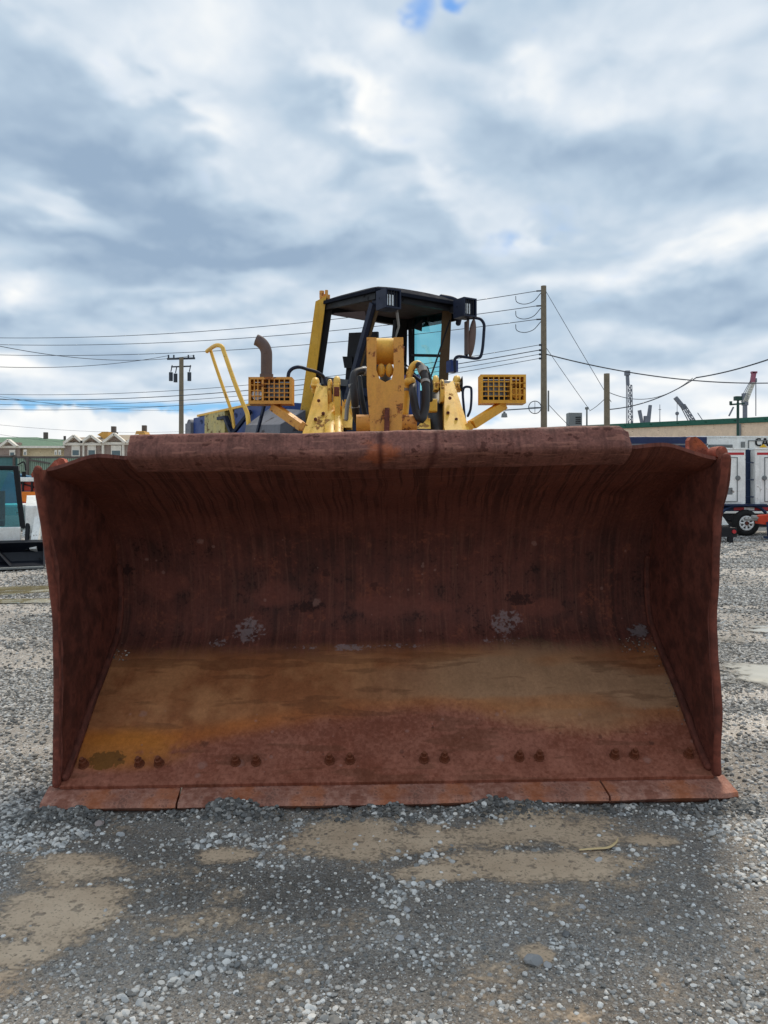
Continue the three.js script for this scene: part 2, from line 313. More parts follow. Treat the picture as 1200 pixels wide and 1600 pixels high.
{
  const N = 1600, stones = (x, y, cells, s) => {              // nearest and second nearest of jittered points
    const gx = x * cells, gy = y * cells, xi = Math.floor(gx), yi = Math.floor(gy); let d1 = 9, d2 = 9, id = 0;
    for (let j = -1; j < 2; j++) for (let i = -1; i < 2; i++) {
      const cx = ((xi + i) % cells + cells) % cells, cy = ((yi + j) % cells + cells) % cells, dx = xi + i + 0.15 + h2(cx, cy, s) * 0.7 - gx, dy = yi + j + 0.15 + h2(cx, cy, s + 1) * 0.7 - gy, d = dx * dx + dy * dy;
      if (d < d1) { d2 = d1; d1 = d; id = h2(cx, cy, s + 2); } else if (d < d2) d2 = d;
    }
    return [Math.sqrt(d1), Math.sqrt(d2) - Math.sqrt(d1), id];
  };
  const grit = surface(N, N, (x, y) => {
    const u = x / N, v = y / N, big = fbm(u * 6, v * 6, 5, 6, 300, 0.6), f = fbm(u * 512, v * 512, 2, 512, 305);
    let k = mix3(srgb(80, 76, 72), srgb(152, 144, 134), clamp(big * 0.5 + f * 1.1 - 0.3)), he = 0.3 + f * 0.12, ro = 0.75;
    const a = stones(u, v, 220, 310), b = stones(u + 0.31, v + 0.17, 90, 320);
    if (a[2] > 0.6 && a[1] > 0.14) { const t = 0.12 + (a[2] - 0.6) * 1.0; k = mix3(k, [t * 0.62, t * 0.6, t * 0.57], 0.8); he = 0.42 + ss(0.1, 0.5, a[1]) * 0.2; }
    if (b[2] > 0.92 - big * 0.2 && b[1] > 0.12 && b[0] < 0.34) { const t = 0.14 + (b[2] - 0.7) * 0.9; k = [t, t * 0.98, t * 0.94].map((q) => q * (0.85 + f * 0.3)); he = 0.6 + ss(0.1, 0.6, b[1]) * 0.4; ro = 0.65; }
    return [k, ro, he];
  });
  const m = matOf(grit, 0.006, { vertexColors: true }); m.specularIntensity = 0.35;
  for (const n of ['map', 'roughnessMap', 'bumpMap']) m[n].repeat.set(1 / 2.0, 1 / 2.0);
  M.ground = m;
  const axis = (lo, a, b, hi, step) => { const r = []; for (let v = a; v <= b + 1e-6; v += step) r.push(v); let d = step; while (r[0] > lo) { d *= 1.16; r.unshift(r[0] - d); } d = step; while (r[r.length - 1] < hi) { d *= 1.16; r.push(r[r.length - 1] + d); } return r; };
  const xs = axis(-900, -6.3, 6.3, 900, 0.055), zs = axis(-1200, -12.5, -1.4, 300, 0.055), pos = [], uv = [], col = [], idx = [];
  for (const z of zs) for (const x of xs) {
    pos.push(x, groundY(x, z), z); uv.push(x, z);
    const damp = ss(0.42, 0.62, fbm(x * 0.9 + 7, z * 1.6, 4, 0, 90)), pale = ss(0.5, 0.72, fbm(x * 0.35, z * 0.9 + 3, 4, 0, 92));
    const far = ss(3.8, 5.5, -z + Math.max(0, Math.abs(x) - 1.7) * 0.8);       // colour lightened beside and behind the bucket, painting in the sunlit ground
    const s = lerp(1.1, 0.78, damp) * lerp(1, 1.18, pale) * lerp(1, 1.9, far);
    col.push(s, s, s);
  }
  const w = xs.length;
  for (let j = 0; j < zs.length - 1; j++) for (let i = 0; i < w - 1; i++) { const a = j * w + i; idx.push(a, a + w, a + 1, a + 1, a + w, a + w + 1); }
  const g = new THREE.BufferGeometry();
  g.setAttribute('position', new THREE.Float32BufferAttribute(pos, 3)); g.setAttribute('uv', new THREE.Float32BufferAttribute(uv, 2)); g.setAttribute('color', new THREE.Float32BufferAttribute(col, 3));
  g.setIndex(idx); g.computeVertexNormals();
  const o = new THREE.Mesh(g, m); o.name = 'ground'; o.receiveShadow = true; scene.add(o); tag(o, null, null, null, 'structure');
}
// a thin sheet that follows the ground, cut out by its own ragged outline
function sheet(name, x0, x1, z0, z1, lift, W, H, f, extra) {
  const s = surface(W, H, f, false), nx = Math.ceil((x1 - x0) / 0.03), nz = Math.ceil((z1 - z0) / 0.03), pos = [], uv = [], idx = [];
  for (let j = 0; j <= nz; j++) for (let i = 0; i <= nx; i++) { const x = lerp(x0, x1, i / nx), z = lerp(z0, z1, j / nz); pos.push(x, groundY(x, z) + lift(x, z), z); uv.push(i / nx, j / nz); }
  for (let j = 0; j < nz; j++) for (let i = 0; i < nx; i++) { const a = j * (nx + 1) + i; idx.push(a, a + nx + 1, a + 1, a + 1, a + nx + 1, a + nx + 2); }
  const g = new THREE.BufferGeometry(); g.setAttribute('position', new THREE.Float32BufferAttribute(pos, 3)); g.setAttribute('uv', new THREE.Float32BufferAttribute(uv, 2)); g.setIndex(idx); g.computeVertexNormals();
  const o = new THREE.Mesh(g, matOf(s, 0.004, { transparent: true, specularIntensity: 0.4, ...extra })); o.name = numbered(name); o.receiveShadow = true; scene.add(o); return tag(o, null, null, null, 'structure');
}
sheet('mud', -2.0, 1.6, -3.6, -2.05, () => 0.004, 1400, 600, (px, py) => {
  const x = lerp(-2.0, 1.6, px / 1400), z = lerp(-3.6, -2.05, py / 600), m = mud(x, z), f = fbm(x * 60, z * 60, 3, 0, 120), b = fbm(x * 6, z * 9, 5, 0, 122, 0.6), gr = fbm(x * 160, z * 160, 2, 0, 127);
  let k = mix3(srgb(186, 161, 134), srgb(214, 190, 162), clamp(b * 1.2 - 0.1 + f * 0.2));
  k = mix3(k, srgb(96, 88, 76), ss(0.72, 0.82, gr) * 0.7);
  const al = ss(0.02, 0.62, m + (f - 0.5) * 0.4) * (0.95 - 0.5 * ss(0.64, 0.76, fbm(x * 30, z * 34, 4, 0, 125)) - 0.4 * ss(0.5, 0.75, vn(x * 90, z * 90, 0, 128)) * ss(0.9, 0.5, m));
  return [k, 0.5 + f * 0.25, 0.5 + (f - 0.5) * 0.35 + (b - 0.5) * 0.4, al];
}, {});
// shallow rain water: left behind the bucket, and right beside it
const pools = [];
function wetAt(x, z) { let b = 0; for (const [cx, cz, rx, rz] of pools) b = Math.max(b, 1.15 - Math.hypot((x - cx) / rx, (z - cz) / rz)); return b > 0 ? b + (fbm(x * 1.7, z * 2.4, 5, 0, 140, 0.58) - 0.5) * 1.1 : 0; }
function puddle(x0, x1, z0, z1, list, tone) {
  pools.push(...list);
  sheet('puddle', x0, x1, z0, z1, () => 0.014, 400, 300, (px, py) => {
    const x = lerp(x0, x1, px / 400), z = lerp(z0, z1, py / 300); let m = 0;
    for (const [cx, cz, rx, rz] of list) m = Math.max(m, 1.15 - Math.hypot((x - cx) / rx, (z - cz) / rz));
    const w = fbm(x * 1.7, z * 2.4, 5, 0, 140, 0.58) - 0.5, a = ss(0.16, 0.5, m + w * 1.1 + (vn(x * 30, z * 30, 0, 141) - 0.5) * 0.3);
    return [mix3(tone, srgb(128, 121, 108), ss(0.5, 0.2, m + w)), 0.09 + 0.3 * ss(0.5, 0.2, m + w), 0.5 + w * 0.06, a];
  }, { specularIntensity: 1, ior: 1.4 });
}
puddle(2.0, 5.2, -7.2, -5.0, [[3.3, -5.85, 0.75, 0.55], [4.6, -6.1, 1.0, 0.6]], srgb(196, 188, 168));
puddle(2.2, 6.5, -9.2, -7.3, [[4.6, -8.1, 0.9, 0.35], [5.6, -8.4, 1.0, 0.3]], srgb(190, 184, 168));
puddle(-8.5, -3.2, -12.4, -9.6, [[-5.1, -11.1, 1.5, 0.6], [-5.0, -10.0, 1.1, 0.22]], srgb(150, 140, 108));

// loose crushed stone: too many to count
const stoneShapes = [];
for (let k = 0; k < 7; k++) {
  const r = rng(900 + k), g = mergeVertices(new THREE.IcosahedronGeometry(1, 1).deleteAttribute('normal').deleteAttribute('uv')), p = g.attributes.position, a = [0.75 + r() * 0.35, 0.5 + r() * 0.28, 0.75 + r() * 0.6];
  const planes = Array.from({ length: 10 }, () => new THREE.Vector3(r() - 0.5, r() - 0.5, r() - 0.5).normalize().multiplyScalar(0.5 + r() * 0.26));
  for (let i = 0; i < p.count; i++) {
    const v = new THREE.Vector3().fromBufferAttribute(p, i).multiplyScalar(0.9 + r() * 0.2);
    for (const q of planes) { const l = q.length(), e = v.dot(q) / l - l; if (e > 0) v.addScaledVector(q, -e / l * 0.9); }   // broken faces
    p.setXYZ(i, v.x * a[0], v.y * a[1], v.z * a[2]);
  }
  const n = toCreasedNormals(g, 0.3); n.setAttribute('uv', new THREE.Float32BufferAttribute(new Float32Array(n.attributes.position.count * 2), 2));
  stoneShapes.push(boxUV(n));
}
M.stone = new THREE.MeshPhysicalMaterial({ color: 0xffffff, roughness: 0.8, specularIntensity: 0.5 });
{
  const lists = stoneShapes.map(() => ({ m: [], c: [] })), r = rng(4242), q = new THREE.Quaternion(), e = new THREE.Euler();
  const drop = (x, z, s, tone, sink = 0.25) => {
    const L = lists[Math.floor(r() * lists.length)];
    q.setFromEuler(e.set((r() - 0.5) * 0.9, r() * 6.3, (r() - 0.5) * 0.9));
    L.m.push(new THREE.Matrix4().compose(new THREE.Vector3(x, groundY(x, z) + s * (0.42 - sink), z), q, new THREE.Vector3(s, s, s)));
    { const w = (r() - 0.5) * 0.08; L.c.push(tone * (1.03 + w), tone, tone * (0.94 - w)); }
  };
  const inBucket = (x, z) => Math.abs(x) < 1.69 && z < EDGE_Z + 0.0 && z > -5.2;
  // in front of the bucket: scattered, in loose drifts
  for (let i = 0; i < 230000; i++) {
    const d = 1.7 + r() * 2.1, x = (r() - 0.5) * 1.25 * d, z = -d, m = mud(x, z);
    if (inBucket(x, z)) continue;
    const drift = ss(0.42, 0.68, fbm(x * 1.9 + 2, z * 2.4, 4, 0, 150, 0.6)) * ss(0.4, 0.6, fbm(x * 5, z * 6, 3, 0, 152)), s0 = Math.pow(r(), 3.6);
    const near = ss(-2.9, -2.3, z), keep = (0.075 + near * 0.05 + drift * (0.24 + near * 0.14)) * (1 - ss(0.1, 0.55, m) * 0.95) + ss(1.35, 1.75, Math.abs(x) - (z + 3.3) * 0.2) * 0.3 * ss(-2.6, -3.1, z);
    if (r() > keep) continue;
    const size = 0.0018 + s0 * (0.0095 + drift * 0.007);
    drop(x, z, size, 0.16 + Math.pow(r(), 1.1) * 0.6, r() * 0.42);
  }
  // dark wet clods and grit pushed along the cutting edge
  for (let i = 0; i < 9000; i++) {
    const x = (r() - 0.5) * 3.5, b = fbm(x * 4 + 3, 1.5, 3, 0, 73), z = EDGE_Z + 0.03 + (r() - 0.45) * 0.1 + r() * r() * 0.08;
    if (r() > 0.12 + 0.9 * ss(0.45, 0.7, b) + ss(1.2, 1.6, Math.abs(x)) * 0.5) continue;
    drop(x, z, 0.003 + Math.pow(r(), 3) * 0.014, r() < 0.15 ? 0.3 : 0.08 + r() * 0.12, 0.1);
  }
  // either side of the bucket and on past it: a bed of stone
  for (const side of [-1, 1]) for (let i = 0; i < 190000; i++) {
    const d = 3.0 + Math.pow(r(), 1.8) * 21, x = side * (Math.max(1.68, 0.41 * d) + r() * (0.52 + d * 0.15)), z = -d, w = fbm(x * 0.6, z * 1.3, 4, 0, 160);
    if (r() > 0.12 + 0.9 * ss(0.4, 0.62, w) || wetAt(x, z) > 0.28 + r() * 0.2) continue;
    drop(x, z, (0.0035 + Math.pow(r(), 2.6) * 0.014) * (1 + Math.max(0, d - 5) * 0.07), 0.1 + Math.pow(r(), 1.4) * 0.5);
  }
  // the rest of the yard round about, past what the frame holds
  for (const side of [-1, 1]) for (let i = 0; i < 170000; i++) {
    const d = 1.5 + Math.pow(r(), 1.5) * 20, hi = d < 3.8 ? 0.625 * d : Math.max(1.68, 0.41 * d) + 0.52 + d * 0.15, lo = d < 3.6 ? 0 : 1.68, x = side * (lo + r() * (3.2 + d * 0.55)), ax = Math.abs(x), z = -d;
    if (ax < hi && (d < 3.8 || ax > Math.max(1.68, 0.41 * d))) continue;
    const w = fbm(x * 0.6, z * 1.3, 4, 0, 160); if (r() > 0.12 + 0.9 * ss(0.4, 0.62, w) || wetAt(x, z) > 0.28 + r() * 0.2) continue;
    drop(x, z, (0.004 + Math.pow(r(), 2.6) * 0.016) * (1 + Math.max(0, d - 5) * 0.07), 0.1 + Math.pow(r(), 1.4) * 0.5);
  }
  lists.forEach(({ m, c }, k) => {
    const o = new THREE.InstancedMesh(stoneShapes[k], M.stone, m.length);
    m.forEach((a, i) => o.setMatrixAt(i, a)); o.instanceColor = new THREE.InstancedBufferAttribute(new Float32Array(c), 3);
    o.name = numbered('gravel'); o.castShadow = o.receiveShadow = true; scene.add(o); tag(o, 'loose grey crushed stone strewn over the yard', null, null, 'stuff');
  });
}
// the larger single stones
{
  const big = [
    [[0.479, 0, -2.476], 0.036, 1, 0.30, 'largest loose grey stone, lying low right on the bare ground'], [[0.524, 0, -2.457], 0.017, 2, 0.34, 'small flat stone touching the right side of the largest stone'],
    [[0.87, 0, -3.126], 0.018, 3, 0.5, 'pale round stone just below the dry straw blade'], [[0.626, 0, -2.634], 0.017, 4, 0.16, 'dark rounded stone alone above the largest stone'],
    [[0.72, 0, -2.788], 0.016, 5, 0.42, 'pale stone alone on dark ground between the straw blade and the dark stone'], [[0.052, 0, -2.623], 0.016, 0, 0.45, 'white stone left of centre on bare dark ground below the mud'],
    [[0.086, -0, -2.797], 0.018, 6, 0.4, 'pale broad stone at the lower edge of the middle mud patch'], [[-1.178, -0, -3.432], 0.022, 1, 0.42, 'flat pale stone between the left mud patch and the cutting edge'],
    [[-1.306, -0, -3.53], 0.026, 2, 0.32, 'flat reddish stone nearest the left end of the cutting edge'],
  ];
  for (const [p, s, k, t, label] of big) {
    const g = stoneShapes[k].clone(); g.scale(s, s, s); g.rotateY(k * 1.7);
    const m = M.stone.clone(); m.color.setRGB(t, t * (label.includes('reddish') ? 0.82 : 1), t * (label.includes('reddish') ? 0.76 : 1));
    const o = local('stone', g, m, scene); o.position.set(p[0], groundY(p[0], p[2]) + s * 0.3, p[2]); tag(o, label, 'stone', 'larger stones loose on the yard');
  }
  const pts = [[0.813, 0.006, -3.2], [0.883, 0.004, -3.21], [0.939, 0.004, -3.22], [0.983, 0.004, -3.26], [1.006, 0.005, -3.3]], c = new THREE.CatmullRomCurve3(pts.map((p) => new THREE.Vector3(p[0], groundY(p[0], p[2]) + 0.012, p[2]))), pos = [], idx = [];
  for (let i = 0; i <= 20; i++) { const t = i / 20, p = c.getPoint(t), d = c.getTangent(t), w = 0.0075 * Math.sin(Math.PI * Math.pow(t * 0.9 + 0.08, 0.8)) + 0.001; pos.push([p.x + d.z * w, p.y, p.z - d.x * w], [p.x, p.y + 0.004, p.z], [p.x - d.z * w, p.y, p.z + d.x * w]); if (i < 20) { const a = i * 3; idx.push([a, a + 1, a + 3], [a + 1, a + 4, a + 3], [a + 1, a + 2, a + 4], [a + 2, a + 5, a + 4]); } }
  solo('straw_blade', flat(pos, idx), new THREE.MeshStandardMaterial({ color: 0xd2b886, roughness: 0.7 }), [pts[2][0], groundY(pts[2][0], pts[2][2]), pts[2][2]], 'curved dry straw blade lying on the mud before the bucket', 'straw');
}


// ---------------------------------------------------------------- the wheel loader
const loader = thing('wheel_loader', 'rusty blue and yellow wheel loader with a wide bucket facing the camera', 'wheel loader', [0, 0, -8]);
// its bucket: own axes with the origin under the middle of the cutting edge
const bucket = group('bucket', loader); bucket.position.set(0.015, 0, 4.3); bucket.rotation.z = 0.0166;
tag(bucket, 'wide rust-brown steel bucket with a worn raised lip');
{
  const D0 = 3.7, HW = 1.597;
  const prof = [[3.746, .095], [3.87, .145], [4.05, .25], [4.23, .365], [4.45, .485], [4.6, .575], [4.71, .65], [4.765, .76], [4.785, .90], [4.77, 1.06], [4.70, 1.22], [4.55, 1.36], [4.37, 1.455], [4.1, 1.55], [3.9, 1.605], [3.75, 1.645], [3.65, 1.685]].map(([d, y]) => { const e = 3.746 + (d - 3.746) * 0.85; return [D0 - e, 1.55 - (1.55 - y) * e / d]; });
  const S = [0]; for (let i = 1; i < prof.length; i++) S.push(S[i - 1] + Math.hypot(prof[i][0] - prof[i - 1][0], prof[i][1] - prof[i - 1][1]));
  const L = S[S.length - 1];
  const curve = new THREE.CatmullRomCurve3(prof.map(([z, y]) => new THREE.Vector3(0, y, z)), false, 'centripetal');
  const P = (s) => { const v = curve.getPointAt(clamp(s / L)); return [v.z, v.y]; };
  const N = (s) => { const t = curve.getTangentAt(clamp(s / L)); return [-t.y, t.z].map((v) => -v); };   // pointing into the bucket
  const SF = S[5], SB = S[9];
  // rust, mud and water marks of the inner sheet, in metres across (X) and along (s) it
  const W = 1920, H = 1440, blob = (X, s, cx, cs, rx, rs) => Math.max(0, 1 - Math.hypot((X - cx) / rx, (s - cs) / rs));
  const spots = []; { const r = rng(77); for (let i = 0; i < 90; i++) spots.push([(r() - 0.5) * 3.2, r() < 0.45 ? 0.05 + r() * 0.4 : SF + r() * 0.7, 0.004 + Math.pow(r(), 3) * 0.022, r()]); }
  const chalk = [[-0.799, 1.007, 0.13, 0.11], [0.724, 1.030, 0.14, 0.12], [-0.995, 0.929, 0.09, 0.05], [0.730, 0.917, 0.2, 0.05], [1.494, 0.971, 0.08, 0.07], [-0.167, 0.879, 0.5, 0.03]];
  const darkMarks = [[-1.539, 1.393, 0.09, 0.08], [-0.481, 1.165, 0.2, 0.06], [0.808, 1.186, 0.16, 0.06], [1.494, 0.971, 0.1, 0.08]];  // grainy dark marks on the back wall, two of them near its ends
  const bare = [[-1.322, 1.292, 0.24, 0.12], [-0.674, 1.227, 0.3, 0.12], [0.058, 1.138, 0.5, 0.1], [0.980, 1.124, 0.2, 0.08]];
  const sheetTex = surface(W, H, (x, y) => {
    const X = (x / W - 0.5) * 3.3, s = y / H * L;
    const n1 = fbm(X * 1.6 + 9, s * 1.8 + 4, 6, 0, 200, 0.58), n2 = fbm(X * 9, s * 9, 5, 0, 204, 0.6), n3 = fbm(X * 70, s * 70, 3, 0, 208, 0.6), n4 = vn(X * 260, s * 260, 0, 211);
    const vs = fbm(X * 34 + n2 * 0.6, s * 1.1, 4, 0, 213, 0.6), scr = ss(0.64, 0.7, fbm(X * 90 + n1 * 3, s * 3.2, 3, 0, 217));
    let k = mix3(RUST.dark, RUST.maroon, ss(0.25, 0.72, n1 * 0.3 + n2 * 0.35 + vs * 0.35)); k = mix3(k, srgb(136, 78, 58), ss(0.62, 0.72, n2 * 0.6 + n3 * 0.4) * 0.5); k = mix3(k, srgb(48, 28, 26), ss(0.36, 0.28, n3 * 0.5 + n2 * 0.5) * 0.6); k = mix3(k, srgb(146, 98, 80), scr * 0.16);
    let ro = 0.55 + n2 * 0.3, he = 0.5 + (n2 - 0.5) * 0.6 + (n3 - 0.5) * 0.5 + (vs - 0.5) * 0.2;
    const up = ss(SB + 0.1, SB + 0.35, s);
    // run marks down the curled top sheet
    const wob = (fbm(X * 3, s * 5, 3, 0, 222) - 0.5) * 0.03, st = fbm((X + wob) * 64, s * 1.7, 4, 0, 225, 0.55), st2 = vn((X + wob) * 150, s * 3, 0, 229);
    const runs = ss(0.47, 0.66, st * 0.75 + st2 * 0.25) * ss(SB + 0.1, SB + 0.5, s) * ss(0.15, 0.4, fbm(X * 2.2, s * 3, 3, 0, 231) + 0.15) * ss(1.55, 1.2, Math.abs(X));
    k = mix3(k, mix3(RUST.maroon, srgb(122, 70, 55), n2), up * 0.6);
    k = mix3(k, srgb(42, 27, 25), runs * 0.5); he -= runs * 0.5; ro += runs * 0.1;
    // weld seam across the top
    const sw = L - 0.29 + (n2 - 0.5) * 0.008, seam = Math.exp(-(((s - sw) / 0.006) ** 2)); he += seam * 0.5; k = mix3(k, srgb(140, 90, 78), seam * 0.35);
    const sF = SF - 0.02 + (n2 - 0.5) * 0.03;
    if (s < sF + 0.1) {                                           // the floor
      const wave = 0.42 + 0.07 * Math.sin(X * 1.9 + 0.6) - 0.09 * ss(-0.3, -1.5, X) - 0.15 * ss(0.2, 0.9, X) + 0.12 * ss(1.1, 1.5, X) + (n2 - 0.5) * 0.04;
      const wet = ss(sF + 0.07, sF - 0.1, s + (n3 - 0.5) * 0.06 + (n2 - 0.5) * 0.1), low = ss(wave + 0.06, wave - 0.08, s + (n3 - 0.5) * 0.05);
      const silt = mix3(mix3(srgb(146, 90, 58), srgb(176, 120, 80), ss(0.35, 0.65, n1 * 0.6 + n2 * 0.4)), srgb(166, 130, 100), ss(0.3, 0.6, fbm(X * 1.1 + 1, s * 5, 4, 0, 240)) * ss(-0.4, 0.6, X) * 0.8);
      let f = mix3(silt, mix3(srgb(130, 74, 56), srgb(172, 114, 94), ss(0.3, 0.75, n1 * 0.3 + n2 * 0.4 + n3 * 0.3) * 0.6), low);
      const rim = Math.exp(-(((s - wave) / 0.05) ** 2)); f = mix3(f, srgb(186, 104, 46), rim * (0.15 + 0.6 * ss(0.0, -1.2, X)) * (0.5 + n2)); const dr = fbm(X * 26, s * 2.2, 4, 0, 244, 0.6), dr2 = fbm(X * 2.5, s * 14, 4, 0, 246, 0.6); f = f.map((q) => q * (0.8 + dr * 0.22 + dr2 * 0.2)); f = mix3(f, srgb(92, 58, 40), ss(0.6, 0.7, dr2) * 0.4);
      f = mix3(f, srgb(182, 112, 46), ss(0.1, 0.7, blob(X, s, -1.35, 0.22, 0.5, 0.18)) * ss(0.4, 0.6, n2 + 0.1) * 0.8);
      { const q = blob(X, s, -1.41, 0.155, 0.11, 0.06); if (q > 0) f = mix3(f, srgb(120, 78, 38), ss(0.2, 0.34, q + (n2 - 0.5) * 1.0 + (n3 - 0.5) * 0.7)); }
      k = mix3(k, f, wet); ro = lerp(ro, lerp(0.36, 0.55, low) + n2 * 0.18, wet); he = lerp(he, 0.5 + (n3 - 0.5) * lerp(0.12, 0.4, low), wet);
    } else {
      for (const [cx, cs, rx, rs] of bare) k = mix3(k, srgb(128, 74, 62), ss(0.1, 0.6, (blob(X, s, cx, cs, rx, rs) > 0 ? blob(X, s, cx, cs, rx, rs) + (n2 - 0.5) * 0.8 * Math.min(1, 3 * blob(X, s, cx, cs, rx, rs)) : 0)) * 0.5);
    }
    for (const [cx, cs, rx, rs] of darkMarks) { const q = blob(X, s, cx, cs, rx, rs); if (q > 0) k = mix3(k, srgb(28, 20, 22), ss(0.3, 0.6, q * 0.7 + (n2 * 0.6 + n3 * 0.4 - 0.5) * 2.2 * Math.min(1, q * 3)) * 0.7); }
    for (const [cx, cs, rx, rs] of chalk) { const q = blob(X, s, cx, cs, rx, rs); if (q > 0) k = mix3(k, srgb(150, 138, 138), ss(0.32, 0.7, q * 0.8 + ((n2 - 0.5) * 1.8 + (n3 - 0.5) * 1.4) * Math.min(1, q * 3)) * 0.5); }
    for (const [cx, cs, r0, t] of spots) { const dx = X - cx, ds = s - cs; if (dx * dx + ds * ds < r0 * r0 * 2.2) { const q = ss(1.2, 0.6, Math.hypot(dx, ds) / r0 + (n3 - 0.5)); k = mix3(k, t > 0.4 ? srgb(168, 128, 116) : srgb(40, 26, 26), q * 0.4); } }
    const g = 0.82 + n3 * 0.3 + (n4 - 0.5) * 0.12;
    return [[k[0] * g, k[1] * g, k[2] * g], ro, he];
  }, false);
  const sheetMat = matOf(sheetTex, 0.005, { specularIntensity: 0.32 });
  const topCut = (X) => { return 0; const a = Math.abs(X); return X < 0 ? 0.05 * ss(1.22, 1.5, a) + 0.03 * Math.sin((a - 1.2) * 9) * ss(1.2, 1.3, a) * ss(1.65, 1.5, a) : 0.05 * ss(1.28, 1.6, a); };
  const dent = (X, s) => (fbm(X * 1.7 + 3, s * 2.2, 3, 0, 250) - 0.5) * 0.035 * ss(0, 0.4, s) * ss(1.58, 1.4, Math.abs(X)) + (fbm(X * 6, s * 6, 3, 0, 252) - 0.5) * 0.008;
  // a bent sheet with thickness, from a point and an inward normal at (X, s)
  function bent(x0, x1, nx, ns, thick, at) {
    const pos = [], uv = [], idx = [], w = nx + 1;
    for (let side = 0; side < 2; side++) for (let j = 0; j <= ns; j++) for (let i = 0; i <= nx; i++) { const X = lerp(x0, x1, i / nx), q = at(X, j / ns); pos.push(X + (q[5] || 0), q[0] - (side ? q[3] * thick : 0), q[1] - (side ? q[2] * thick : 0)); uv.push(q[4][0], q[4][1]); }
    const o = w * (ns + 1), quad = (a, b, c, d) => idx.push(a, b, c, a, c, d);
    for (let j = 0; j < ns; j++) for (let i = 0; i < nx; i++) { const a = j * w + i; quad(a, a + 1, a + w + 1, a + w); quad(o + a, o + a + w, o + a + w + 1, o + a + 1); }
    const g0 = new THREE.BufferGeometry(); g0.setAttribute('position', new THREE.Float32BufferAttribute(pos, 3)); g0.setAttribute('uv', new THREE.Float32BufferAttribute(uv, 2)); g0.setIndex(idx); g0.computeVertexNormals();
    const rim = [], ru = [], put = (a, b) => { for (const k of [a, b, b + o, a, b + o, a + o]) { rim.push(pos[k * 3], pos[k * 3 + 1], pos[k * 3 + 2]); ru.push(uv[k * 2], uv[k * 2 + 1]); } };
    for (let i = 0; i < nx; i++) { put(i + 1, i); put(ns * w + i, ns * w + i + 1); }
    for (let j = 0; j < ns; j++) { put(j * w, (j + 1) * w); put((j + 1) * w + nx, j * w + nx); }
    const g1 = new THREE.BufferGeometry(); g1.setAttribute('position', new THREE.Float32BufferAttribute(rim, 3)); g1.setAttribute('uv', new THREE.Float32BufferAttribute(ru, 2)); g1.computeVertexNormals();
    return mergeGeometries([plain(g0), g1]);
  }
  local('curved_plate', bent(-HW, HW, 220, 180, 0.02, (X, v) => {
    const cut = topCut(X), s = v * L - cut * ss(0.88, 1, v), p = P(s), n = N(s), d = dent(X, s);
    const lift = (0.012 * Math.sin((Math.abs(X) - 1.2) * 8) * ss(1.2, 1.3, Math.abs(X)) - 0.05 * ss(1.34, 1.6, Math.abs(X))) * ss(0.84, 1, v);
    return [p[1] + n[1] * d + lift, p[0] + n[0] * d, n[0], n[1], [X / 3.3 + 0.5, s / L]];
  }), sheetMat, bucket);
  // raised spill guard along the middle of the top
  const lip = surface(2048, 256, (x, y) => {
    const X = x / 2048 * 2.4, s = y / 256 * 0.32, n1 = fbm(X * 3, s * 5, 5, 0, 260, 0.6), n2 = fbm(X * 16, s * 22, 5, 0, 262, 0.62), n3 = fbm(X * 120, s * 120, 3, 0, 264, 0.6);
    const st = ss(0.5, 0.68, fbm(X * 64, s * 3, 4, 0, 261, 0.55)); let k = mix3(RUST.dark, srgb(158, 106, 94), clamp(n1 * 0.5 + n2 * 0.6 + n3 * 0.3 - 0.15)); k = mix3(k, srgb(44, 28, 27), st * 0.25);
    k = mix3(k, srgb(172, 96, 64), ss(0.1, 0.6, blob(X, s, 1.2, 0.15, 0.12, 0.12) + (n2 - 0.5)) * 0.8);
    k = mix3(k, srgb(52, 30, 30), ss(0.66, 0.74, n2) * 0.7);
    const sc = ss(0.66, 0.72, fbm(X * 9, s * 60, 3, 0, 266)); k = mix3(k, srgb(178, 124, 106), sc * 0.35);
    const gash = ss(0.03, 0.0, Math.abs(X - 1.45 - (s - 0.1) * 0.12 + (n2 - 0.5) * 0.04)) + ss(0.022, 0.0, Math.abs(X - 1.2 + (n2 - 0.5) * 0.02)); k = mix3(k, srgb(70, 34, 32), clamp(gash) * 0.75);
    return [[k[0] * (0.85 + n3 * 0.3), k[1] * (0.85 + n3 * 0.3), k[2] * (0.85 + n3 * 0.3)], 0.6 + n2 * 0.2, 0.5 + (n2 - 0.5) * 0.7 + (n3 - 0.5) * 0.3 - clamp(gash) * 0.4];
  }, false);
  const lp = new THREE.CatmullRomCurve3([[3.80, 1.622], [3.75, 1.638], [3.70, 1.657], [3.668, 1.674], [3.650, 1.687], [3.642, 1.702], [3.644, 1.718], [3.656, 1.742], [3.678, 1.782], [3.69, 1.798], [3.704, 1.804], [3.73, 1.806]].map(([d, y]) => new THREE.Vector3(0, y, D0 - d)), false, 'centripetal');
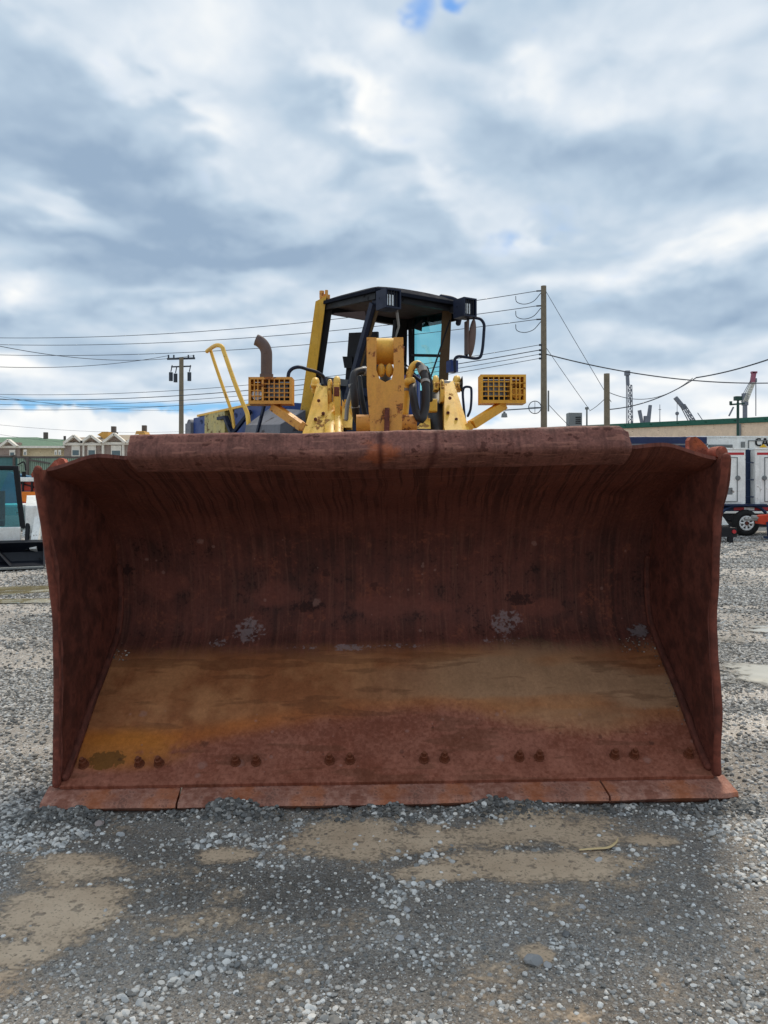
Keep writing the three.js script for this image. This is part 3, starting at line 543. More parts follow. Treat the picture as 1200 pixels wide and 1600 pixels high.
  local('spill_guard', bent(-1.205, 1.195, 160, 22, 0.035, (X, v) => {
    const p = lp.getPointAt(v), t = lp.getTangentAt(v), n = [t.y, -t.z], d = dent(X, L - 0.13 * (1 - v)) * ss(0.75, 0.45, v) + (fbm(X * 2 + 1, v * 2, 3, 0, 270) - 0.5) * 0.016 * ss(0.45, 0.8, v) + (fbm(X * 9, v * 6, 3, 0, 272) - 0.5) * 0.006 * ss(0.4, 0.7, v) - 0.03 * ss(0.05, 0, 1.195 - X) * ss(0.4, 0.8, v);
    return [p.y + n[1] * d + (fbm(X * 1.3, 2, 3, 0, 274) - 0.5) * 0.014 * v, p.z + n[0] * d, n[0], n[1], [(X + 1.205) / 2.4, v]];
  }), matOf(lip, 0.005, { specularIntensity: 0.35 }), bucket, 'raised rounded lip along the top of the bucket');
  // side plates with a bent, worn front edge
  const front = { '-1': [[3.600, 1.64], [3.635, 1.5], [3.69, 1.36], [3.735, 1.2], [3.77, 1.0], [3.79, 0.8], [3.785, 0.6], [3.775, 0.4], [3.765, 0.2], [3.746, 0.095]], 1: [[3.585, 1.645], [3.61, 1.56], [3.64, 1.47], [3.69, 1.38], [3.70, 1.3], [3.72, 1.15], [3.745, 1.0], [3.775, 0.86], [3.765, 0.7], [3.74, 0.55], [3.73, 0.35], [3.745, 0.2], [3.746, 0.095]] };
  for (const side of [-1, 1]) {
    const e = new THREE.CatmullRomCurve3(front[side].map(([d, y]) => new THREE.Vector3(0, y, D0 - d)), false, 'centripetal').getPoints(70).map((v) => [v.z, v.y]);
    const back = Array.from({ length: 70 }, (_, i) => P(L * (1 - 0.04) * (i + 1) / 71));
    // grid between the front edge and the back, dented
    const pos = [], idx = [], n = 60, mcols = 40, bAt = (t) => { const y = lerp(1.64, 0.095, t); let best = null; for (let i = 0; i <= 200; i++) { const p = P(L * i / 200); if (i > 0) { const q = P(L * (i - 1) / 200); if ((q[1] - y) * (p[1] - y) <= 0) { const u = (y - q[1]) / ((p[1] - q[1]) || 1); const z = lerp(q[0], p[0], u); if (best === null || z < best) best = z; } } } return best ?? P(0)[0]; };
    const eAt = (t) => { const y = lerp(1.64, 0.095, t); for (let i = 1; i < e.length; i++) if ((e[i - 1][1] - y) * (e[i][1] - y) <= 0) return lerp(e[i - 1][0], e[i][0], (y - e[i - 1][1]) / ((e[i][1] - e[i - 1][1]) || 1)); return e[0][0]; };
    const T = 0.035;
    for (let k = 0; k < 2; k++) for (let j = 0; j <= n; j++) { const t = j / n, y = lerp(1.64, 0.095, t), z1 = eAt(Math.max(t, 0.001)), z0 = Math.min(bAt(clamp(t, 0.004, 0.996)) - 0.03, z1 - 0.004); for (let i = 0; i <= mcols; i++) { const u = i / mcols, z = lerp(z1, z0, u), dx = (fbm(z * 2.2 + side * 5, y * 2.6, 3, 0, 280) - 0.5) * 0.05 * ss(1, 0.6, u) * ss(1, 0.9, t) + (fbm(z * 9, y * 9, 3, 0, 282) - 0.5) * 0.008; pos.push([side * (HW - 0.002 + k * T) + dx, y, z]); } }
    const w = mcols + 1, o = w * (n + 1), quad = (a, b, c, d) => idx.push([a, b, c], [a, c, d]);
    for (let j = 0; j < n; j++) for (let i = 0; i < mcols; i++) { const a = j * w + i; quad(a, a + 1, a + w + 1, a + w); quad(o + a, o + a + w, o + a + w + 1, o + a + 1); }
    for (let j = 0; j < n; j++) { const a = j * w; quad(a, a + w, o + a + w, o + a); quad(a + mcols, o + a + mcols, o + a + w + mcols, a + w + mcols); }
    for (let i = 0; i < mcols; i++) { quad(i, o + i, o + i + 1, i + 1); const a = n * w + i; quad(a, a + 1, o + a + 1, o + a); }
    const g = new THREE.BufferGeometry(); g.setAttribute('position', new THREE.Float32BufferAttribute(pos.flat(), 3)); g.setIndex(idx.flat());
    local('side_plate', boxUV(toCreasedNormals(g, 0.5)), M.side, bucket);
    // worn bar along its front edge
    const bar = e.filter((_, i) => i % 3 === 0).map(([z, y], i) => [side * (HW + 0.016) + (fbm(y * 4, side * 3, 2, 0, 285) - 0.5) * 0.02, y, z - 0.004]);
    local('edge_bar', tube(bar, 0.021, 7, 60), M.edge ??= (() => { const m = M.side.clone(); m.color.setRGB(1.25, 1.15, 1.1); return m; })(), bucket);
    // weld strip in the corner between side and floor
    const pts = []; for (let i = 0; i <= 22; i++) { const p = P(0.05 + (SB - 0.05) * i / 22), q = N(0.05 + (SB - 0.05) * i / 22); pts.push([side * (HW - 0.012), p[1] + q[1] * 0.012, p[0] + q[0] * 0.012]); }
    local('weld_strip', tube(pts, 0.022, 8, 60), M.side, bucket);
  }
  // bolt-on cutting edge in three lengths
  const cuts = [[-1.665, -1.012], [-1.002, 1.036], [1.046, 1.66]];
  const edgeMat = M.pale;
  for (const [a, b] of cuts) {
    const n = 40, pos = [], idx = [];
    for (let i = 0; i <= n; i++) {
      const X = lerp(a, b, i / n), wv = (fbm(X * 3 + 5, 1, 4, 0, 290) - 0.5) * 0.03, out = Math.abs(X) > 1.6 ? (Math.abs(X) - 1.6) * 0.3 : 0, sk = 0.012;
      pos.push([X + sk * 0, 0.084, D0 - 3.79], [X + sk, 0.053 + wv * 0.1, D0 - 3.638 + wv - out], [X + sk, 0.034, D0 - 3.630 + wv - out], [X, -0.02, D0 - 3.70]);
    }
    const q = (a, b, c, d) => idx.push([a, b, c], [a, c, d]);
    for (let i = 0; i < n; i++) { const k = i * 4; q(k, k + 1, k + 5, k + 4); q(k + 1, k + 2, k + 6, k + 5); q(k + 2, k + 3, k + 7, k + 6); q(k + 3, k, k + 4, k + 7); }
    q(0, 3, 2, 1); q(n * 4, n * 4 + 1, n * 4 + 2, n * 4 + 3);
    local('cutting_edge', flat(pos, idx), edgeMat, bucket);
  }
  // bolts through the floor plate
  const boltX = [100, 130, 217, 248, 368, 400, 515, 547, 663, 695, 812, 843, 961, 992, 1077, 1108].map((x) => (x - 604) / 1200 * 3.85);
  const hex = new THREE.CylinderGeometry(0.020, 0.022, 0.03, 6), stud = new THREE.CylinderGeometry(0.0105, 0.012, 0.018, 8), wash = new THREE.CylinderGeometry(0.025, 0.027, 0.005, 14);
  hex.translate(0, 0.02, 0); stud.translate(0, 0.044, 0); wash.translate(0, 0.003, 0);
  const bg = joined([hex, stud, wash].map((g) => boxUV(g))), s0 = 0.13;
  boltX.forEach((X, i) => {
    const o = local('bolt', bg, M.boltMat ??= (() => { const m = M.pale.clone(); m.color.setRGB(0.42, 0.36, 0.34); return m; })(), bucket), p = P(s0), q = N(s0);
    o.position.set(X, p[1] + q[1] * 0.002, p[0] + q[0] * 0.002); o.rotation.set(Math.atan2(q[0], q[1]), 0, 0); o.rotateY(i * 1.3);
  });
  // loose grit lying in the back corners of the floor
  {
    const r = rng(515), list = [];
    const put = (n, x0, x1, s1, s2, sz) => { for (let i = 0; i < n; i++) { const X = lerp(x0, x1, r()), s = lerp(s1, s2, r()), p = P(s), q = N(s), k = sz * (0.3 + r() * r() * 1.4); list.push([new THREE.Matrix4().compose(new THREE.Vector3(X, p[1] + q[1] * k * 0.5, p[0] + q[0] * k * 0.5), new THREE.Quaternion().setFromEuler(new THREE.Euler(r() * 6, r() * 6, r() * 6)), new THREE.Vector3(k, k, k)), 0.06 + r() * r() * 0.5]); } };
    put(70, 1.36, 1.57, SF - 0.08, SF + 0.03, 0.005); put(60, 1.54, 1.58, 0.3, SF, 0.005); put(30, -1.57, -1.48, SF - 0.08, SF, 0.005);
    const o = new THREE.InstancedMesh(stoneShapes[3], M.stone, list.length), c = new Float32Array(list.length * 3);
    list.forEach(([m, t], i) => { o.setMatrixAt(i, m); c.set([t * 1.1, t * 0.95, t * 0.82], i * 3); }); o.instanceColor = new THREE.InstancedBufferAttribute(c, 3);
    o.name = 'grit'; o.castShadow = o.receiveShadow = true; o.userData.kind = 'stuff'; bucket.add(o);
  }
  // lugs behind the top corners
  const lugMat = M.rust.clone(); lugMat.color.setRGB(2.6, 2.2, 1.9);
  const B = (p) => [p[0] - 0.015, p[1], p[2] + 3.7];
  const lug = (pts, d) => local('corner_lug', slab(pts.map(B), [0, 0, -d]), lugMat, bucket);
  lug([[-1.716, 1.607, -3.8], [-1.72, 1.623, -3.8], [-1.71, 1.639, -3.8], [-1.694, 1.642, -3.8], [-1.672, 1.623, -3.8], [-1.634, 1.655, -3.8], [-1.602, 1.689, -3.8], [-1.577, 1.702, -3.8], [-1.558, 1.696, -3.8], [-1.545, 1.673, -3.8], [-1.545, 1.658, -3.8]], 0.04);
  lug([[1.555, 1.656, -3.84], [1.555, 1.739, -3.84], [1.565, 1.755, -3.84], [1.587, 1.758, -3.84], [1.61, 1.742, -3.84], [1.638, 1.713, -3.84], [1.67, 1.675, -3.84], [1.67, 1.636, -3.84]], 0.05);
  for (const c of [[1.655, 1.672, -3.74]]) { const k = B(c); local('pin_boss', rod([k[0], k[1], k[2] + 0.04], [k[0], k[1], k[2] - 0.06], 0.03, 0.03, 14), lugMat, bucket); }
}
// ---- linkage behind the bucket
{
  const a = group('tilt_lever', loader), m = M.lever; tag(a, 'worn orange-yellow tilt lever standing upright behind the lip');
  const D = 5.9;
  part('plate', slab([[-0.133, 2.671, -5.9], [-0.059, 2.671, -5.9], [-0.059, 2.42, -5.9], [-0.034, 2.351, -5.9], [0.01, 2.327, -5.9], [0.059, 2.351, -5.9], [0.074, 2.42, -5.9], [0.074, 2.671, -5.9], [0.148, 2.671, -5.9], [0.157, 2.297, -5.9], [0.143, 2.115, -5.9], [0.133, 1.87, -5.9], [-0.098, 1.87, -5.9], [-0.108, 1.978, -5.9], [-0.133, 2.312, -5.9]], [0, 0, -0.09]), m, a);
  part('rib', hexa([[-0.002, 1.916, -5.86], [0.042, 1.916, -5.86], [0.042, 2.128, -5.88], [0.007, 2.128, -5.88]], [[-0.002, 1.919, -5.9], [0.042, 1.919, -5.9], [0.042, 2.13, -5.9], [0.007, 2.13, -5.9]]), M.rustFine, a);
  part('lug', slab([[-0.135, 2.688, -5.99], [-0.062, 2.688, -5.99], [-0.062, 2.344, -5.99], [-0.135, 2.334, -5.99]], [0, 0, -0.3]), m, a);
  part('lug', slab([[0.08, 2.688, -5.99], [0.15, 2.688, -5.99], [0.155, 2.334, -5.99], [0.08, 2.344, -5.99]], [0, 0, -0.3]), m, a);
  part('cylinder_eye', rod([-0.059, 2.604, -6.14], [0.078, 2.604, -6.14], 0.105, 0.105, 28), M.yellow, a);
  part('cylinder_rod', rod([0.01, 2.59, -6.15], [0.014, 2.609, -8.2], 0.055, 0.055, 16), M.steel, a);
  part('pin', rod([-0.143, 2.604, -6.14], [0.164, 2.604, -6.14], 0.04, 0.04, 16), M.rustFine, a);
  for (const x of [595.5, 608.5]) part('grease_boss', new THREE.SphereGeometry(0.036, 16, 12).scale(0.9, 1.5, 0.8).translate((x - 600) / 1200 * 6.0, 1.55 + 177 / 1200 * 6.0, -6.02), M.yellow, a);
  part('cross_tube', rod([-0.226, 2.038, -6.3], [0.268, 2.038, -6.3], 0.075, 0.075, 18), M.lever, a);
}
function boom(side, name, label) {
  // lift arm: from the pivot high on the front frame down to the hinge low behind the bucket
  const a = group('lift_arm', loader); tag(a, label);
  const X = (x, y, d) => [(x - 600) / 1200 * d, 1.55 + (755 - y) / 1200 * d, -d];
  const L = side < 0;
  const top = L ? [[503, 603], [511, 603]] : [[695, 599], [701, 599]], low = L ? [[487, 672], [514, 672]] : [[694, 666], [721, 666]], ch = L ? [[496, 598], [478, 662]] : [[708, 594], [731, 664]];
  const T0 = X(...top[0], 7.45), T1 = X(...top[1], 7.45), L0 = X(...low[0], 6.9), L1 = X(...low[1], 6.9), C0 = X(...ch[0], 7.5), C1 = X(...ch[1], 6.98);
  const end = L ? [[-0.98, 0.5, -5.0], [-0.66, 0.5, -5.0], [-1.02, 0.55, -5.1]] : [[0.66, 0.5, -5.0], [0.98, 0.5, -5.0], [1.02, 0.55, -5.1]];
  const back = (p, k = 0.45) => [p[0], p[1] - k * 0.25, p[2] - k];
  part('arm_plate', [hexa([T0, T1, back(T1), back(T0)], [L0, L1, back(L1), back(L0)]), hexa([L0, L1, back(L1), back(L0)], [end[0], end[1], back(end[1]), back(end[0])])], M.yellow, a);
  const c0 = L ? T0 : T1, c1 = L ? L0 : L1, e0 = L ? end[0] : end[1];
  part('arm_flange', [hexa([c0, C0, back(C0, 0.3), back(c0, 0.42)], [c1, C1, back(C1, 0.3), back(c1, 0.42)]), hexa([c1, C1, back(C1, 0.3), back(c1, 0.42)], [e0, end[2], back(end[2], 0.3), back(e0, 0.42)])], M.yellow, a);
  return a;
}
{
  const b = boom(-1, 'lift_arm', 'left yellow lift arm'), X = (x, y, d) => [(x - 600) / 1200 * d, 1.55 + (755 - y) / 1200 * d, -d];
  const disc = (x0, x1, yc, d, R) => { const w = (x1 - x0) / 1200 * d, b = w * 0.42, pts = [[0.001, -w / 2], [R - b, -w / 2], [R - b * 0.3, -w / 2 + b * 0.3], [R, -w / 2 + b], [R, w / 2 - b], [R - b * 0.3, w / 2 - b * 0.3], [R - b, w / 2], [0.001, w / 2]].map(([a, c]) => new THREE.Vector2(a, c)), g = new THREE.LatheGeometry(pts, 26); g.rotateZ(Math.PI / 2); g.translate(((x0 + x1) / 2 - 600) / 1200 * d, 1.55 + (755 - yc) / 1200 * d, -d); return boxUV(plain(g)); };
  const capsule = (x0, x1, y0, y1, d, dep) => { const R = 13.5 / 1200 * d; return [disc(x0, x1, y0 + 12, d, R), cbx((x1 - x0) / 1200 * d, (y1 - y0 - 12) / 1200 * d, dep, ((x0 + x1) / 2 - 600) / 1200 * d, 1.55 + (755 - (y0 + 12 + y1) / 2) / 1200 * d, -d + 0.02, 0.012)]; };
  part('pivot_boss', [capsule(487, 499, 591, 606, 7.7, 0.2)], M.yellow, b);
  part('pivot_lug', [capsule(512.5, 519, 594, 640, 7.5, 0.16)], M.yellow, b);
  part('pivot_lug', [capsule(521.5, 531.5, 589, 634, 7.45, 0.16)], M.yellow, b);
  part('cylinder_boss', [disc(513, 532, 642, 7.35, 0.09), disc(522.5, 524, 642, 7.35, 0.095), rod(X(516, 640, 7.3), X(516, 700, 6.6), 0.06), rod(X(528, 640, 7.3), X(528, 700, 6.6), 0.05)], M.yellow, b);
  part('bracket', [hexa([X(534.5, 668, 7.0), X(550, 668, 7.0), X(551, 652, 7.1), X(534.5, 624, 7.2)], [X(534.5, 668, 7.2), X(550, 668, 7.2), X(551, 652, 7.3), X(534.5, 624, 7.4)]), bx(0.07, 0.28, 0.1, -0.335, 2.19, -7.2), bx(0.05, 0.2, 0.1, -0.43, 2.25, -7.14)], M.yellow, b);
  const c = boom(1, 'lift_arm', 'right yellow lift arm');
  part('pivot_boss', [capsule(708, 719.5, 588, 612, 7.7, 0.2)], M.yellow, c);
  part('pivot_boss', [capsule(676.5, 685, 588, 612, 7.5, 0.2)], M.yellow, c);
  part('pivot_lug', [capsule(687, 693.5, 594, 630, 7.4, 0.18)], M.yellow, c);
  part('valve_box', cbx(15.5 / 1200 * 7, 20 / 1200 * 7, 0.14, 75.5 / 1200 * 7, 1.55 + 122 / 1200 * 7, -7.07, 0.012), M.yellow, c);
  part('bracket', [hexa([X(649, 670, 6.9), X(673, 670, 6.9), X(672, 654, 7.1), X(665, 652, 7.1)], [X(649, 670, 7.2), X(673, 670, 7.2), X(672, 654, 7.4), X(665, 652, 7.4)]), bx(0.04, 0.2, 0.06, 0.385, 2.22, -7.1)], M.yellow, c);
  // pins, keeper plates and bolts on the arms
  for (const [a, list] of [[b, [[498, 626, 7.2], [505, 646, 7.08], [493, 655, 7.02]]], [c, [[703, 622, 7.2], [700, 645, 7.08], [713, 655, 7.02]]]]) for (const [x, y, d] of list) part('bolt_head', rod(X(x, y, d), X(x, y, d - 0.05), 0.018, 0.014, 6), M.rustFine, a);
  part('pin', disc(484, 503, 604, 7.72, 0.05), M.steel, b); part('pin', disc(673, 722, 601, 7.6, 0.045), M.steel, c);
  part('lift_cylinder', [rod(X(523, 615, 7.9), X(531, 690, 7.0), 0.075, 0.075, 18)], M.black, b); part('lift_cylinder', [rod(X(681, 610, 7.9), X(684, 690, 7.0), 0.085, 0.085, 18)], M.black, c);
  part('keeper_plate', [cbx(0.05, 0.09, 0.03, (526 - 600) / 1200 * 7.3, 1.55 + (755 - 612) / 1200 * 7.3, -7.3, 0.006)], M.rustFine, b);
  parts('hose_clamp', [rod(X(551, 600, 6.54), X(551.5, 604, 6.54), 0.038, 0.038, 14), rod(X(555, 634, 6.54), X(555.5, 638, 6.54), 0.038, 0.038, 14)], M.steel, b); parts('hose_clamp', [rod(X(664.5, 596, 6.35), X(665, 600, 6.33), 0.039, 0.039, 14), rod(X(636, 607, 6.5), X(635.6, 611, 6.5), 0.037, 0.037, 14)], M.steel, c);
  parts('hose_fitting', [rod(X(566, 580, 6.68), X(572, 579.5, 6.7), 0.042, 0.042, 6), rod(X(659, 575, 6.44), X(662, 583, 6.4), 0.044, 0.044, 6)], M.steel, b);
  const f = group('front_frame', loader);
  part('tower', [hexa([X(560, 720, 7.9), X(640, 720, 7.9), X(640, 720, 8.7), X(560, 720, 8.7)], [X(568, 654, 7.9), X(634, 654, 7.9), X(634, 654, 8.7), X(568, 654, 8.7)])], M.black, f);
  part('tower', [hexa([[-0.75, 0.6, -7.6], [0.72, 0.6, -7.6], [0.72, 0.6, -8.6], [-0.75, 0.6, -8.6]], [[-0.7, 2.06, -7.75], [0.68, 2.06, -7.75], [0.6, 2.06, -8.5], [-0.6, 2.06, -8.5]])], M.navy, f);
  for (const [x0, x1] of [[486, 533], [674, 716]]) part('tower_plate', hexa([X(x0, 720, 7.75), X(x1, 720, 7.75), X(x1, 720, 8.2), X(x0, 720, 8.2)], [X(x0 + 5, 605, 7.75), X(x1 - 5, 605, 7.75), X(x1 - 5, 605, 8.1), X(x0 + 5, 605, 8.1)]), M.yellowDark ??= (() => { const m = M.black.clone(); return m; })(), f);
  part('axle', [rod([-1.3, 0.9, -6.9], [1.3, 0.9, -6.9], 0.22, 0.22, 16), bx(0.9, 0.7, 2.0, 0, 1.0, -7.2)], M.navy, f);
}
// ---- hoses and small pipes by the lever
{
  const P = (x, y, d) => [(x - 600) / 1200 * d, 1.55 + (755 - y) / 1200 * d, -d];
  part('hose', tube([P(572, 579.5, 6.7), P(562, 580, 6.65), P(554, 584, 6.6), P(552, 596, 6.55), P(554, 620, 6.5), P(557, 650, 6.6), P(566, 668, 6.8)], 0.033, 10), M.hose, loader);
  part('hose', tube([P(552.5, 588, 6.62), P(549, 610, 6.6), P(543, 632, 6.6), P(541, 655, 6.6)], 0.018, 8), M.steel, loader);
  part('hose', tube([P(562, 590, 6.9), P(565, 620, 6.8), P(570, 645, 6.8), P(574, 672, 6.8)], 0.022, 8), M.black, loader);
  part('pipe', tube([P(633, 645, 6.5), P(635.5, 615, 6.5), P(638, 595, 6.5), P(643, 576, 6.5), P(651, 568.5, 6.5), P(658, 573, 6.5), P(662, 583, 6.5)], 0.031, 10), M.yellow, loader, 'bent yellow hydraulic pipe');
  part('pipe', tube([P(637, 597, 6.47), P(643, 595.5, 6.47)], 0.037, 10), M.yellow, loader);
  part('hose', tube([P(655, 571, 6.46), P(662, 583, 6.4), P(665.5, 610, 6.3), P(664, 640, 6.25), P(658, 656, 6.2), P(651, 645, 6.25), P(646, 620, 6.3), P(645, 600, 6.5)], 0.034, 10), M.hose, loader, 'looped grey hydraulic hose');
  part('hose', tube([P(666, 575, 6.9), P(672, 596, 6.9), P(673, 625, 6.9)], 0.02, 8), M.black, loader);
  part('hose', tube([P(618, 556, 7.0), P(632, 575, 7.0), P(650, 590, 7.0), P(668, 604, 7.0)], 0.014, 8), M.black, loader);
  part('grab_rail', tube([P(450, 592, 7.2), P(451.5, 582, 7.2), P(457, 576, 7.2), P(466, 573.5, 7.2), P(480, 577, 7.3), P(496, 582, 7.4), P(506, 590, 7.5), P(509, 604, 7.5)], 0.017, 8), M.navy, loader, 'curved dark grab rail left of the lift arm');
  part('grab_rail', tube([P(731, 650, 8.6), P(735, 640, 8.6), P(736.5, 610, 8.6), P(735.5, 605.5, 8.6), P(726, 605, 8.6), P(723.5, 610, 8.6), P(725, 640, 8.6), P(727, 662, 8.6)], 0.014, 8), M.navy, loader, 'small dark grab rail right of the lift arm');
}
// ---- caged work lamps on brackets
function workLamp(x0, x1, y0, y1, d, mirror, label) {
  const a = group('work_lamp', loader); tag(a, label);
  const k = d / 1200, w = (x1 - x0) * k, h = (y1 - y0) * k, cx = ((x0 + x1) / 2 - 600) * k, cy = 1.55 + (755 - (y0 + y1) / 2) * k, t = 0.022, dep = 0.2, m = M.lampYellow;
  part('lamp_box', [bx(w, t, dep, cx, cy + h / 2 - t / 2, -d - dep / 2), bx(w, t * 1.4, dep, cx, cy - h / 2 + t * 0.7, -d - dep / 2), bx(t, h - t * 2.4, dep, cx - w / 2 + t / 2, cy + t * 0.2, -d - dep / 2), bx(t, h - t * 2.4, dep, cx + w / 2 - t / 2, cy + t * 0.2, -d - dep / 2), bx(w - t * 2, h - t * 2.4, 0.015, cx, cy, -d - dep + 0.01), bx(w * 0.045, h - t * 2.4, 0.03, cx + (mirror ? 0.17 : -0.17) * w, cy, -d - 0.01)], m, a);
  const gx0 = mirror ? cx - w / 2 + t : cx - 0.14 * w, gx1 = mirror ? cx + 0.14 * w : cx + w / 2 - t, bars = [];
  const grid = (a0, a1, nx, ny, r) => { for (let i = 1; i < nx; i++) { const x = lerp(a0, a1, i / nx); bars.push(rod([x, cy - h / 2 + t, -d - 0.004], [x, cy + h / 2 - t, -d - 0.004], r, r, 6)); } for (let j = 1; j < ny; j++) { const y = lerp(cy - h / 2 + t, cy + h / 2 - t, j / ny); bars.push(rod([a0, y, -d - 0.012], [a1, y, -d - 0.012], r, r, 6)); } };
  grid(gx0, gx1, 5, 5, 0.006);
  const o0 = mirror ? cx + 0.2 * w : cx - w / 2 + t, o1 = mirror ? cx + w / 2 - t : cx - 0.2 * w; grid(o0, o1, 3, 4, 0.006);
  tag(part('guard_grille', bars, m, a), null, null, null, 'stuff');
  part('reflector', bx((gx1 - gx0) * 0.92, h * 0.68, 0.05, (gx0 + gx1) / 2, cy, -d - 0.1), M.black, a);
  part('lens', bx((gx1 - gx0) * 0.8, h * 0.52, 0.01, (gx0 + gx1) / 2, cy, -d - 0.068), M.lens2 ??= new THREE.MeshPhysicalMaterial({ color: 0x6a6866, roughness: 0.2, metalness: 0.4 }), a);
  part('indicator', rod([(o0 + o1) / 2, cy - h * 0.14, -d - 0.15], [(o0 + o1) / 2, cy - h * 0.14, -d - 0.05], 0.045, 0.05, 16), mirror ? m : M.lens, a);
  return a;
}
{
  const X = (x, y, d) => [(x - 600) / 1200 * d, 1.55 + (755 - y) / 1200 * d, -d];
  const rusty = M.lever;
  M.lampYellow = rusty;
  const a = workLamp(388, 456, 589, 631, 7.1, false, 'left caged work lamp on a rusty bracket');
  part('bracket', [beam(X(428, 636, 7.2), X(474, 668, 7.0), 0.09, 0.07), beam(X(470, 664, 7.0), X(486, 676, 7.0), 0.09, 0.07)], rusty, a);
  M.lampYellow = (() => { const m = M.yellow.clone(); m.color.setRGB(0.95, 0.82, 0.55); return m; })();
  const b = workLamp(751, 822, 585, 630, 7.1, true, 'right caged work lamp on a straight yellow bracket');
  part('bracket', [beam(X(786, 633, 7.2), X(737, 664, 7.0), 0.09, 0.075), beam(X(737, 664, 7.0), X(720, 676, 7.0), 0.09, 0.075)], M.lampYellow, b);
}
// ---- cab, turned to the right of the picture
{
  const cab = group('cab', loader); tag(cab, 'dark open cab with leaning posts and a teal side pane');
  const P = (x, y, d) => [(x - 600) / 1200 * d, 1.55 + (755 - y) / 1200 * d, -d], add = (p, v, k) => p.map((c, i) => c + v[i] * k);
  const FL = [-0.10, 3.82, -8.75], FR = [0.95, 3.81, -9.43], RL = [-0.77, 3.93, -9.8], RR = [0.28, 3.89, -10.48];
  const fwd = [0.545, 0, 0.838], rgt = [0.838, 0, -0.545];
  const over = (p, a, b, y = 0) => [p[0] + fwd[0] * a + rgt[0] * b, p[1] + y, p[2] + fwd[2] * a + rgt[2] * b];
  // roof: a shallow crowned slab
  {
    const n = 12, top = [], idx = [], crown = (u, v) => 0.07 * (1 - Math.pow(Math.abs(u * 2 - 1), 2.4)) * (1 - Math.pow(Math.abs(v * 2 - 1), 5)) - 0.03, q = (a, b, c, d) => idx.push([a, b, c], [a, c, d]);
    for (let k = 0; k < 2; k++) for (let j = 0; j <= n; j++) for (let i = 0; i <= n; i++) { const u = i / n, v = j / n, p = [0, 1, 2].map((c) => lerp(lerp(RL[c], RR[c], u), lerp(FL[c], FR[c], u), v)), r = over(p, (v - 0.5) * 0.12, (u - 0.5) * 0.08); const e = Math.min(u, 1 - u, v, 1 - v); top.push([r[0], r[1] + (k ? -0.1 : crown(u, v) - (e < 0.01 ? 0.03 : 0)), r[2]]); }
    const w = n + 1, o = w * w;
    for (let j = 0; j < n; j++) for (let i = 0; i < n; i++) { const a = j * w + i; q(a, a + w, a + w + 1, a + 1); q(o + a, o + a + 1, o + a + w + 1, o + a + w); }
    for (let i = 0; i < n; i++) { q(i, i + 1, o + i + 1, o + i); const a = n * w + i; q(a, o + a, o + a + 1, a + 1); q(i * w, o + i * w, o + i * w + w, i * w + w); const b = i * w + n; q(b, b + w, o + b + w, o + b); }
    const g = new THREE.BufferGeometry(); g.setAttribute('position', new THREE.Float32BufferAttribute(top.flat(), 3)); g.setIndex(idx.flat());
    M.roof = M.navy.clone(); M.roof.roughness = 1.8; M.roof.specularIntensity = 0.12; M.roof.color.setRGB(0.022, 0.026, 0.04);
    part('roof', boxUV(toCreasedNormals(g, 0.6)), M.roof, cab);
  }
  part('roof_liner', slab([over(RL, 0.05, 0.05, -0.11), over(RR, 0.05, -0.05, -0.11), over(FR, -0.04, -0.05, -0.11), over(FL, -0.04, 0.05, -0.11)], [0, -0.02, 0]), M.liner, cab);
  const down = (p, y) => [p[0], p[1] - y, p[2]];
  // headers under the roof edge
  const rail = (a, b, h, t = 0.06) => hexa([down(a, 0.1), down(b, 0.1), over(down(b, 0.1), -t, t * 0.3), over(down(a, 0.1), -t, t * 0.3)], [down(a, 0.1 + h), down(b, 0.1 + h), over(down(b, 0.1 + h), -t, t * 0.3), over(down(a, 0.1 + h), -t, t * 0.3)]);
  part('roof_rail', [rail(FL, FR, 0.06), rail(RL, FL, 0.07), rail(RR, FR, 0.15), rail(RL, RR, 0.1)], M.black, cab);
  part('side_panel', slab([P(523, 489, 9.55), P(570, 486, 9.0), P(572, 500, 9.0), P(519, 492, 9.55)], [0.02, 0, -0.03]), M.liner, cab);
  part('frame_tube', tube([P(690, 464, 9.38), P(708, 468, 9.42), P(717, 474, 9.43), P(720, 486, 9.45), P(716, 505, 9.5)], 0.035, 8), M.navy, cab);
  // posts
  part('post', beam(P(583, 474, 8.78), P(541, 628, 9.25), 0.055, 0.07), M.navy, cab);
  part('post', beam(P(589, 484, 8.8), P(553, 604, 9.2), 0.028, 0.04), M.brown, cab);
  part('post', hexa([P(691, 486, 9.5), P(706, 484, 9.5), P(706, 484, 9.6), P(691, 486, 9.6)], [P(683, 640, 9.8), P(698, 640, 9.8), P(698, 640, 9.9), P(683, 640, 9.9)]), M.brown, cab);
  part('post', hexa([P(509, 463, 9.78), P(521, 470, 9.78), P(521, 470, 9.88), P(509, 463, 9.88)], [P(484, 615, 10.1), P(500, 615, 10.1), P(500, 615, 10.2), P(484, 615, 10.2)]), M.black, cab);
  part('post', hexa([P(616, 490, 10.3), P(637, 490, 10.3), P(637, 490, 10.4), P(616, 490, 10.4)], [P(618, 640, 10.5), P(634, 640, 10.5), P(634, 640, 10.6), P(618, 640, 10.6)]), M.black, cab);
  part('post', hexa([P(637.5, 500, 10.25), P(644, 500, 10.25), P(644, 500, 10.3), P(637.5, 500, 10.3)].map((p, i) => p), [P(640, 640, 10.3), P(645, 640, 10.3), P(645, 640, 10.35), P(640, 640, 10.35)]), M.black, cab);
